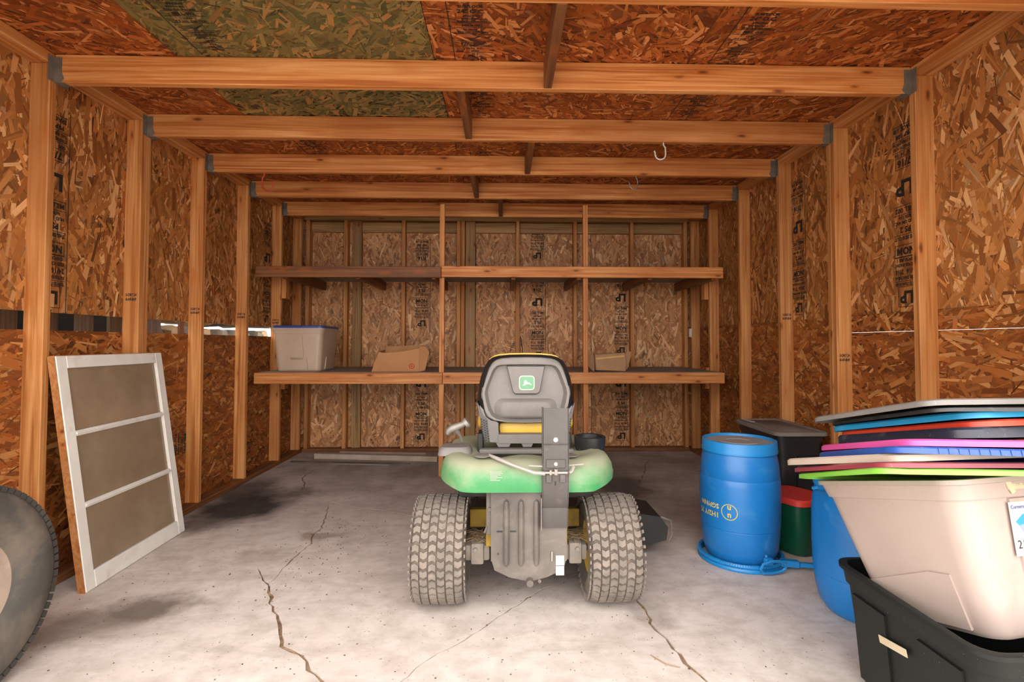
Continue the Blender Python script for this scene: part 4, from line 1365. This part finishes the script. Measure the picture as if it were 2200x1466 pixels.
# pieces of dry grass on the axles
mb = MB()
rg = random.Random(5)
for i in range(120):
    s = rg.choice((-1, 1))
    x = CX + s * rg.uniform(0.165, 0.25); y = rg.uniform(2.19, 2.33); z = 0.272 + rg.uniform(0, .012)
    a = rg.uniform(0, PI); L = rg.uniform(.012, .035)
    mb.tube([(x - L * math.cos(a), y - L * math.sin(a), z), (x, y, z + .006), (x + L * math.cos(a), y + L * math.sin(a), z - .002)], .0011, 3)
o = part(mb, 'dry_grass', plain('dry_grass', '#9d8560', '#7d6748', rough=.95), MW, 0)
o['kind'] = 'stuff'

# rear shield plate with pressed ribs
mb = MB()
PY = 2.10
out = [(0.012, 0.53), (0.312, 0.53), (0.312, 0.235), (0.302, 0.20), (0.235, 0.170), (0.165, 0.153), (0.085, 0.170), (0.022, 0.20), (0.012, 0.235)]
mb.prism(out, PY, PY + 0.004)
mb.box((0.008, PY, 0.235), (0.012, PY + .09, 0.53)).box((0.312, PY, 0.235), (0.316, PY + .09, 0.53))
pl = part(mb, 'rear_plate', M_PLATE, MW, 30)
for x in (0.070, 0.130, 0.192):
    m2 = MB()
    m2.tube([(x, PY + .003, 0.485), (x, PY - .004, 0.475), (x, PY - .005, 0.46), (x, PY - .005, 0.24), (x, PY - .004, 0.225), (x, PY + .003, 0.215)], [0.002, 0.009, 0.0115, 0.0115, 0.009, 0.002], 10)
    o = m2.obj('pressed_rib', M_PLATE, pl)
for x in (0.043, 0.098):
    m2 = MB(); m2.box((x - 0.012, PY - 0.0012, 0.352), (x + 0.012, PY + 0.001, 0.358), bev=.0)
    m2.obj('slot', M_MBLK, pl, smooth=0)
m2 = MB(); m2.tube([(0.037, PY - .001, 0.265), (0.037, PY + .002, 0.265)], .004, 8); m2.obj('bolt_hole', M_MBLK, pl)
m2 = MB()
m2.box((0.271, PY - 0.0018, 0.218), (0.305, PY - 0.0005, 0.257)).box((0.271, PY - 0.0018, 0.174 + .004), (0.305, PY - 0.0005, 0.215))
m2.obj('white_label', M_WLAB, pl, smooth=0)
m2 = MB(); m2.tube([(0.255, PY - .006, 0.275), (0.255, PY - .006, 0.238)], .004, 6); m2.obj('pin', M_WROD, pl)
m2 = MB(); m2.tube([(0.165, 2.07, 0.158), (0.165, 2.12, 0.158)], .014, 10); m2.tube([(0.205, PY - .004, 0.156), (0.205, PY + .01, 0.146)], .007, 8)
m2.obj('hitch_lip', M_PLATE, pl)

# tall folded bracket in front of the plate
mb = MB()
bx0, bx1 = 0.2145, 0.3165
prof = [(2.042, 0.860), (2.042, 0.640), (2.046, 0.575), (2.050, 0.52), (2.062, 0.475), (2.078, 0.455), (2.080, 0.40), (2.088, 0.372)]
rings = [[(bx0, y, z), (bx1, y, z), (bx1, y + .004, z), (bx0, y + .004, z)] for y, z in prof]
mb.loft(rings, cap0=True, cap1=True)
for x in (bx0, bx1):
    rings = [[(x - .002, y - .0, z), (x + .002, y, z), (x + .002, y + .04, z), (x - .002, y + .04, z)] for y, z in prof]
    mb.loft(rings, cap0=True, cap1=True)
br = part(mb, 'folded_bracket', M_BRKT, MW, 30)
mb = MB(); mb.box((bx0 - .006, 2.06, 0.372), (bx0 - .003, 2.10, 0.50)); mb.obj('side_flange', M_STEEL, br, smooth=0)
for z in (0.735, 0.640):
    m2 = MB(); m2.lathe([(0.0, .006), (.006, .006), (.0095, .003), (.0095, 0.0)], 16, M=T(0.2655, 2.0415, z, rx=PI / 2)); m2.obj('white_bolt', M_WDOT, br)
m2 = MB()
for x0, x1, z0, z1 in ((bx0 + .012, bx1 - .012, 0.624, 0.658), (bx0 + .012, bx0 + .035, 0.566, 0.60), (bx1 - .035, bx1 - .012, 0.566, 0.60), (bx0 - .001, bx1 + .001, .716, .718)):
    m2 = MB(); m2.box((x0, 2.0365, z0), (x1, 2.0415, z1), bev=.0008 if z0 > .7 else .002)
    m2.obj('hinge_leaf', M_BRKT, br)
m2 = MB(); m2.tube([(bx0 + .005, 2.032, 0.607), (bx1 - .005, 2.032, 0.607)], .005, 8); m2.tube([(0.2655, 2.03, 0.600), (0.2655, 2.03, 0.622)], .007, 8)
m2.tube([(bx0 + .03, 2.03, 0.600), (bx0 + .03, 2.03, 0.618)], .005, 8)
m2.obj('hinge_pin', M_WROD, br)
m2 = MB(); m2.box((0.2615, 2.0455, 0.553), (0.2675, 2.047, 0.570)); m2.obj('slot', M_MBLK, br, smooth=0)
mb = MB()
mb.tube([(0.000, 2.15, 0.652), (0.03, 2.11, 0.648), (0.10, 2.07, 0.628), (0.18, 2.032, 0.608), (0.222, 2.026, 0.606)], [0.006, .008, .008, .008, .008], 8)
mb.tube([(0.318, 2.03, 0.607), (0.328, 2.035, 0.610), (0.338, 2.05, 0.626)], .0075, 8)
mb.tube([(0.315, 2.06, 0.628), (0.38, 2.075, 0.630)], .004, 6)
mb.tube([(0.16, 2.06, 0.628), (0.215, 2.05, 0.628)], .0035, 6)
part(mb, 'hitch_rod', M_WROD, MW)

# fenders and seat deck in one pressing
N = 72
def fend(inset, z, rnd=0.17):
    pts = []
    for x, y in rrect(0.745 - 2 * inset, 0.66 - 2 * inset, max(.04, rnd - inset), 17):
        X, Y = CX + x + 0.004, 2.405 + y
        pts.append((X, Y, z))
    return pts
def fz(ring, lo):
    res = []
    for X, Y, z in ring:
        d = (X - CX)
        if lo:      # hem: raised behind the plate, rounding up at the sides
            e = max(0.0, 1 - (d / 0.12) ** 2) if Y < 2.3 else 0.0
            z2 = z + 0.022 * min(1, e * 2.0) + 0.03 * max(0, abs(d) - 0.27) / 0.1
        else:
            z2 = z - 0.055 * math.exp(-(d / 0.16) ** 2) * min(1.0, max(0.0, (z - 0.55) / 0.08))
        res.append((X, Y, z2))
    return res
mb = MB()
mb.loft([fz(fend(0.006, 0.520), True), fz(fend(0.0, 0.518), True), fz(fend(-0.002, 0.54), True), fz(fend(0.000, 0.575), False), fz(fend(0.006, 0.605), False), fz(fend(0.022, 0.632), False), fz(fend(0.05, 0.646), False), fz(fend(0.085, 0.650), False), fz(fend(0.14, 0.636), False), fz(fend(0.20, 0.600), False)], cap1=True)
part(mb, 'fender_deck', M_MGREEN, MW, 60)
mb = MB()
for i in range(7):
    w = (.045, .05, .042, .03, .048, .026, .04)[i]
    mb.box((0.005, 2.0715, 0.600 - i * .0055), (0.005 + w, 2.0725, 0.6018 - i * .0055))
part(mb, 'decal_lines', plain('decal_white', '#aeb8a8', '#aeb8a8', rough=.6), MW, 0)
for x in (-0.03, 0.335):
    mb = MB(); mb.lathe([(0.0, .006), (.022, .006), (.034, .003), (.034, 0)], 24, M=T(x, 2.155, 0.648)); part(mb, 'fender_cap', M_DUSTY, MW)
# lever pod and lift lever; cup holder
mb = MB()
mb.loft([[(x - 0.155, y + 2.30, z) for x, y in rrect(a, b, .03, 4)] for a, b, z in ((.15, .13, .630), (.14, .12, .652), (.12, .10, .664))], cap0=True, cap1=True)
part(mb, 'lever_pod', M_DUSTY, MW)
mb = MB()
mb.tube([(-0.13, 2.33, 0.675), (-0.135, 2.32, 0.70), (-0.148, 2.31, 0.722), (-0.155, 2.30, 0.735)], [.006, .007, .012, .013], 10)
mb.tube([(-0.192, 2.30, 0.713), (-0.186, 2.30, 0.728), (-0.17, 2.30, 0.739), (-0.145, 2.30, 0.748), (-0.12, 2.30, 0.758), (-0.105, 2.30, 0.768)], [.010, .016, .018, .017, .014, .014], 12)
mb.tube([(-0.112, 2.30, 0.758), (-0.100, 2.30, 0.768)], .025, 12)
part(mb, 'lift_lever', M_STEEL, MW)
mb = MB()
mb.lathe([(0.0, 0.63), (0.066, 0.63), (0.070, 0.66), (0.072, 0.692), (0.066, 0.694), (0.060, 0.690), (0.056, 0.64), (0.0, 0.64)], 32, M=T(0.455, 2.36, 0))
part(mb, 'cup_holder', M_BLACKP, MW)
# middle: cover under the seat with grit on it
mb = MB()
mb.lathe([(0.19, 0.0), (0.18, 0.03), (0.14, 0.055), (0.07, 0.07), (0.0, 0.073)], 32, M=T(0.156, 2.30, 0.56, s=(.8, .6, .75)))
part(mb, 'seat_cover', M_MGREEN, MW)
mb = MB()
for i in range(9):
    a, b = rg.uniform(0.09, 0.22), rg.uniform(2.20, 2.26)
    r = rg.uniform(.012, .026)
    bm = bmesh.new(); bmesh.ops.create_icosphere(bm, subdivisions=1, radius=r)
    for v in bm.verts:
        v.co *= rg.uniform(.75, 1.15)
    mb.bm(bm, T(a, b, 0.596 + r * .5, s=(1.3, 1, .7)))
part(mb, 'grit_lumps', plain('grit', '#8d8278', '#6f655b', rough=.95), MW, 0)

# seat ---------------------------------------------------------------
def sx(d):
    return 0.163 + d / 2593.5
def sz(b):
    return 1.066 - (b - 124) / 2596.0
SY = 2.385
half = [(0, 132), (200, 136), (330, 148), (400, 168), (455, 205), (500, 275), (545, 400), (572, 520), (580, 610), (574, 720), (558, 820), (528, 890), (450, 938), (250, 960), (0, 965)]
inner = [(0, 243), (180, 244), (300, 248), (355, 262), (395, 300), (420, 350), (455, 440), (492, 540), (500, 600), (485, 690), (455, 800), (415, 865), (350, 905), (200, 932), (0, 938)]
def seat_ring(h, y, sc=1.0, dz=0.0, yk=0.0):
    pts = [(d, b) for d, b in h] + [(-d, b) for d, b in reversed(h[1:-1])]
    return [(sx(d * sc), y + yk * (abs(d) / 580) ** 2, sz(b) + dz) for d, b in pts]
mb = MB()
cen = [(d * .93, 550 + (b - 550) * .94) for d, b in inner]
mb.loft([seat_ring([(d * .97, 540 + (b - 540) * .97) for d, b in half], SY + 0.11, yk=.03), seat_ring(half, SY + 0.085, yk=.03), seat_ring(half, SY + 0.035, yk=.03), seat_ring([(d * .975, 540 + (b - 540) * .98) for d, b in half], SY + 0.012, yk=.02),
         seat_ring([((d + e * 2) / 3, (b + g * 2) / 3) for (d, b), (e, g) in zip(half, inner)], SY, yk=.01), seat_ring(inner, SY + 0.003, yk=.01), seat_ring(cen, SY + 0.045)], cap0=True, cap1=True)
seat = part(mb, 'seat_shell', M_DUSTY, MW, 40)
mb = MB()      # dark side band of the shell
hb = [(d * 1.012, 540 + (b - 540) * 1.012) for d, b in half]
mb.loft([seat_ring(hb, SY + 0.088, yk=.03), seat_ring(hb, SY + 0.034, yk=.03), seat_ring([(d * .975, 540 + (b - 540) * .98) for d, b in half], SY + 0.0085, yk=.02), seat_ring([(d * .90, 540 + (b - 540) * .95) for d, b in half], SY - 0.001, yk=.012)])
mb.obj('shell_edge', M_BLACKP, seat)
mb = MB()
mb.prism([(sx(-225), sz(272)), (sx(222), sz(272)), (sx(165), sz(570)), (sx(140), sz(598)), (sx(-130), sz(598)), (sx(-155), sz(570))], SY + 0.02, SY + 0.047)
mb.obj('back_panel', M_DUSTY, seat)
mb = MB()
for p, q in (((-225, 262), (-150, 575)), ((-150, 575), (-125, 606)), ((-125, 606), (135, 606)), ((135, 606), (165, 575)), ((165, 575), (222, 262))):
    mb.tube([(sx(p[0]), SY + 0.042, sz(p[1])), (sx(q[0]), SY + 0.042, sz(q[1]))], .005, 6)
mb.obj('panel_groove', M_BRKT, seat)
mb = MB()
mb.loft([[(sx(0) + x * k, y, sz(790) + z * k2) for x, z in rrect(.24, .075, .03, 5)] for k, k2, y in ((1.25, 1.3, SY + 0.047), (1.0, 1.0, SY + 0.022), (.9, .75, SY + 0.016))], cap1=True)
mb.obj('lumbar_bulge', M_DUSTY, seat)
def badge(w, h, r, y0, y1, mat, name):
    m2 = MB(); m2.prism([(sx(10) + x, sz(470) + z) for x, z in rrect(w, h, r, 5)], y0, y1); m2.obj(name, mat, seat)
badge(.074, .068, .016, SY + 0.0175, SY + 0.021, plain('badge_pale', '#a9b3a6', '#a9b3a6', rough=.5), 'badge')
badge(.064, .058, .012, SY + 0.0168, SY + 0.018, plain('badge_green', '#5f8f6e', '#699a78', rough=.5), 'badge_field')
deer = [(-.022, -.014), (-.012, -.006), (-.014, .002), (-.010, .012), (-.006, .010), (-.002, .014), (.000, .006), (.004, .002), (.012, .0), (.018, -.006), (.024, -.010), (.020, -.011), (.012, -.007), (.004, -.006), (-.002, -.007), (-.010, -.012)]
m2 = MB(); m2.prism([(sx(10) + x, sz(468) + z) for x, z in deer], SY + 0.0160, SY + 0.0169); m2.obj('badge_animal', plain('badge_white', '#c3cbc2', '#c3cbc2', rough=.5), seat, smooth=0)
# lower frame of the seat with its window
mb = MB()
for s in (-1, 1):
    o1 = [(s * 560, 740), (s * 548, 850), (s * 538, 920), (s * 528, 1010), (s * 505, 1110), (s * 470, 1180), (s * 330, 1190), (s * 330, 1085), (s * 335, 950), (s * 420, 900)]
    mb.prism([(sx(d), sz(b)) for d, b in o1], SY + 0.012, SY + 0.075)
mb.prism([(sx(-335), sz(1088)), (sx(335), sz(1088)), (sx(330), sz(1195)), (sx(-330), sz(1195))], SY + 0.004, SY + 0.06)
fr = part(mb, 'seat_frame', M_DUSTY, MW, 30)
for s in (-1, 1):
    mb = MB()
    mb.prism([(sx(s * d), sz(b)) for d, b in ((590, 700), (566, 850), (548, 930), (536, 1015), (512, 1115), (478, 1180), (438, 1180), (455, 1100), (462, 1000), (468, 905), (520, 860), (560, 760))], SY + 0.008, SY + 0.09)
    mb.obj('side_arm', M_BRKT, fr)
for a, b in ((-360, -180), (-60, 90), (200, 360)):
    mb = MB()
    mb.prism([(sx(a), sz(1190)), (sx(b), sz(1190)), (sx(b - 25), sz(1240)), (sx(a + 25), sz(1240))], SY + 0.01, SY + 0.05)
    mb.obj('seat_foot', M_DUSTY, fr)
for s in (-1, 1):
    mb = MB()
    for c in range(3):
        for r in range(9):
            d = s * (540 - c * 30 - r * 4); b = 905 + r * 30 + c * 12
            mb.box((sx(d) - .0035, SY + 0.005, sz(b) - .003), (sx(d) + .0035, SY + 0.0095, sz(b) + .003))
    mb.obj('vent_holes', M_MBLK, fr, smooth=0)
mb = MB()
mb.box((sx(-560), SY + 0.10, 0.675), (sx(560), SY + 0.52, 0.80), bev=.04)
part(mb, 'seat_cushion', M_MYEL, MW)
mb = MB()
mb.box((sx(-330), SY + 0.055, 0.688), (sx(330), SY + 0.12, 0.742), bev=.02)
part(mb, 'seat_cushion', M_MYEL, MW)
mb = MB()
bk = [(d * .985, 540 + (b - 540) * 1.03) for d, b in half]
mb.loft([seat_ring(bk, SY + 0.085, yk=.03, dz=.004), seat_ring(bk, SY + 0.12, yk=.01, dz=.004), seat_ring([(d * .93, 540 + (b - 540) * .95) for d, b in half], SY + 0.17, yk=-.02)], cap0=True, cap1=True)
part(mb, 'back_cushion', M_MYEL, MW)
for s in (-1, 1):
    mb = MB()
    bm = bmesh.new(); bmesh.ops.create_uvsphere(bm, u_segments=14, v_segments=10, radius=1)
    mb.bm(bm, T(sx(s * 555), SY + 0.11, sz(965), s=(.016, .07, .035)))
    part(mb, 'arm_bolster', M_MYEL, MW)
# seat carrier bar, springs, legs
mb = MB()
mb.box((sx(-560), 2.355, 0.612), (sx(570), 2.40, 0.633), bev=.005)
part(mb, 'seat_bar', M_DUSTY, MW)
for s in (-1, 1):
    mb = MB()
    pts = [(CX + s * 0.175 + 0.012 * math.cos(t * .7), 2.36 + 0.012 * math.sin(t * .7), 0.575 + t * .0008) for t in range(50)]
    mb.tube(pts, .0022, 5)
    part(mb, 'seat_spring', M_STEEL, MW)
for s in (-1, 1):
    mb = MB(); mb.box((CX + s * 0.205 - .012, 2.38, 0.56), (CX + s * 0.205 + .012, 2.50, 0.70), bev=.003); part(mb, 'seat_leg', M_MBLK, MW)
mb = MB(); mb.tube([(0.40, 2.32, 0.632), (0.405, 2.32, 0.65), (0.415, 2.32, 0.658), (0.43, 2.32, 0.652), (0.44, 2.32, 0.645)], .0022, 5)
part(mb, 'loose_wire', M_MBLK, MW)

# front of the mower: hood, steering wheel, deck, chute, front wheels
mb = MB()
def hood_ring(y, w, z1, z0=0.33):
    h = z1 - z0
    return [(CX + w * math.cos(a) * (1 if abs(math.cos(a)) < .8 else 1), y, z0 + max(0.0, math.sin(a)) ** .6 * h) for a in [PI * i / 14 for i in range(15)]]
mb.loft([hood_ring(2.98, .20, .70), hood_ring(3.0, .22, .73), hood_ring(3.3, .22, .71), hood_ring(3.6, .20, .66), hood_ring(3.72, .16, .58)], cap0=True, cap1=True, closed=True)
part(mb, 'hood', M_MGREEN, MW)
mb = MB()
mb.tube([(CX + .165 * math.cos(a), 2.87 - .08 * math.sin(a) * 0 + .12 * math.sin(a), 0.80 - .10 * math.sin(a) * -1 * .5) for a in [2 * PI * i / 28 for i in range(28)]], .011, 8, closed=True)
mb.tube([(CX - .165, 2.87, .80), (CX + .165, 2.87, .80)], .010, 8)
mb.tube([(CX, 2.87, .80), (CX, 3.02, .62)], .016, 8)
part(mb, 'steering_wheel', M_MBLK, MW)
mb = MB()
mb.box((CX - .15, 2.7, .26), (CX + .15, 3.70, .34), bev=.01)
part(mb, 'chassis', M_MBLK, MW)
mb = MB()
mb.loft([[(CX + x, 2.88 + y, z) for x, y in rrect(w, d, .14, 6)] for w, d, z in ((.98, .5, .085), (.98, .5, .15), (.92, .44, .19), (.6, .3, .20))], cap0=True, cap1=True)
part(mb, 'mower_deck', M_MBLK, MW)
mb = MB()
mb.prism([(0.60, 0.235), (0.72, 0.232), (0.885, 0.205), (0.925, 0.15), (0.915, 0.085), (0.80, 0.055), (0.60, 0.07)], 2.70, 2.98)
ch = part(mb, 'discharge_chute', M_MBLK, MW)
m2 = MB(); m2.tube([(0.885, 2.694, 0.208), (0.935, 2.69, 0.19), (0.942, 2.69, 0.12), (0.925, 2.69, 0.085)], .005, 6); m2.obj('chute_rod', M_STEEL, ch)
m2 = MB(); m2.box((0.66, 2.6975, 0.15), (0.755, 2.699, 0.215)); m2.obj('warning_label', plain('faded_label', '#8c6a4c', '#6e523b', rough=.8), ch, smooth=0)
for s in (-1, 1):
    mb = MB()
    mb.lathe([(0.07, -.06), (.10, -.075), (.15, -.07), (.17, -.05), (.175, 0), (.17, .05), (.15, .07), (.10, .075), (.07, .06)], 40, M=T(CX + s * .34, 3.50, .176) @ Matrix.Rotation(PI / 2, 4, 'Y'), caps=False)
    part(mb, 'front_tyre', M_TURF, MW, 50)
    mb = MB()
    mb.lathe([(0, -.03), (.06, -.03), (.075, -.06), (.075, .06), (.06, .03), (0, .03)], 32, M=T(CX + s * .34, 3.50, .176) @ Matrix.Rotation(PI / 2, 4, 'Y'), caps=False)
    part(mb, 'wheel_rim', M_MYEL, MW)
mb = MB(); mb.tube([(CX - .33, 3.50, .19), (CX + .33, 3.50, .19)], .02, 8); part(mb, 'front_axle', M_MBLK, MW)

# ------------------------------------------------------------------ crumbs, leaves and grit on the slab
rd = random.Random(21)
mb = MB()
for i in range(620):
    if i < 90:
        x, y = rd.gauss(-0.95, .16), rd.gauss(3.1, .22)
    elif i < 150:
        x, y = rd.gauss(-0.9, .12), rd.gauss(2.7, .25)
    else:
        x, y = rd.uniform(-1.95, 1.2), rd.uniform(1.3, 4.6) if rd.random() < .5 else rd.uniform(1.3, 2.6)
    r = rd.uniform(.002, .0055)
    a = rd.uniform(0, PI)
    k = rd.uniform(.4, 1)
    c, s_ = math.cos(a) * r, math.sin(a) * r
    h = r * rd.uniform(.3, .8)
    mb.add([(x + c, y + s_, .0004), (x - s_ * k, y + c * k, .0004), (x - c, y - s_, .0004), (x + s_ * k, y - c * k, .0004), (x, y, .0004 + h)], [(0, 1, 4), (1, 2, 4), (2, 3, 4), (3, 0, 4), (3, 2, 1, 0)])
o = mb.obj('floor_crumbs', plain('crumbs', '#5a4433', '#3f3026', rough=.95, scale=30), None, smooth=0)
tag(o, 'dark crumbs, grit and leaf bits scattered on the concrete', 'debris')
o['kind'] = 'stuff'

mb = MB()
mb.tube([(0.585, 1.855, 0.003), (0.60, 1.83, 0.004), (0.625, 1.80, 0.003), (0.655, 1.785, 0.004), (0.668, 1.782, 0.003)], [.0012, .0018, .002, .0018, .001], 5)
tag(mb.obj('twig', plain('twig_bark', '#a08468', '#8a6f55', rough=.9)), 'thin dry twig lying on the concrete beside a crack', 'twig')
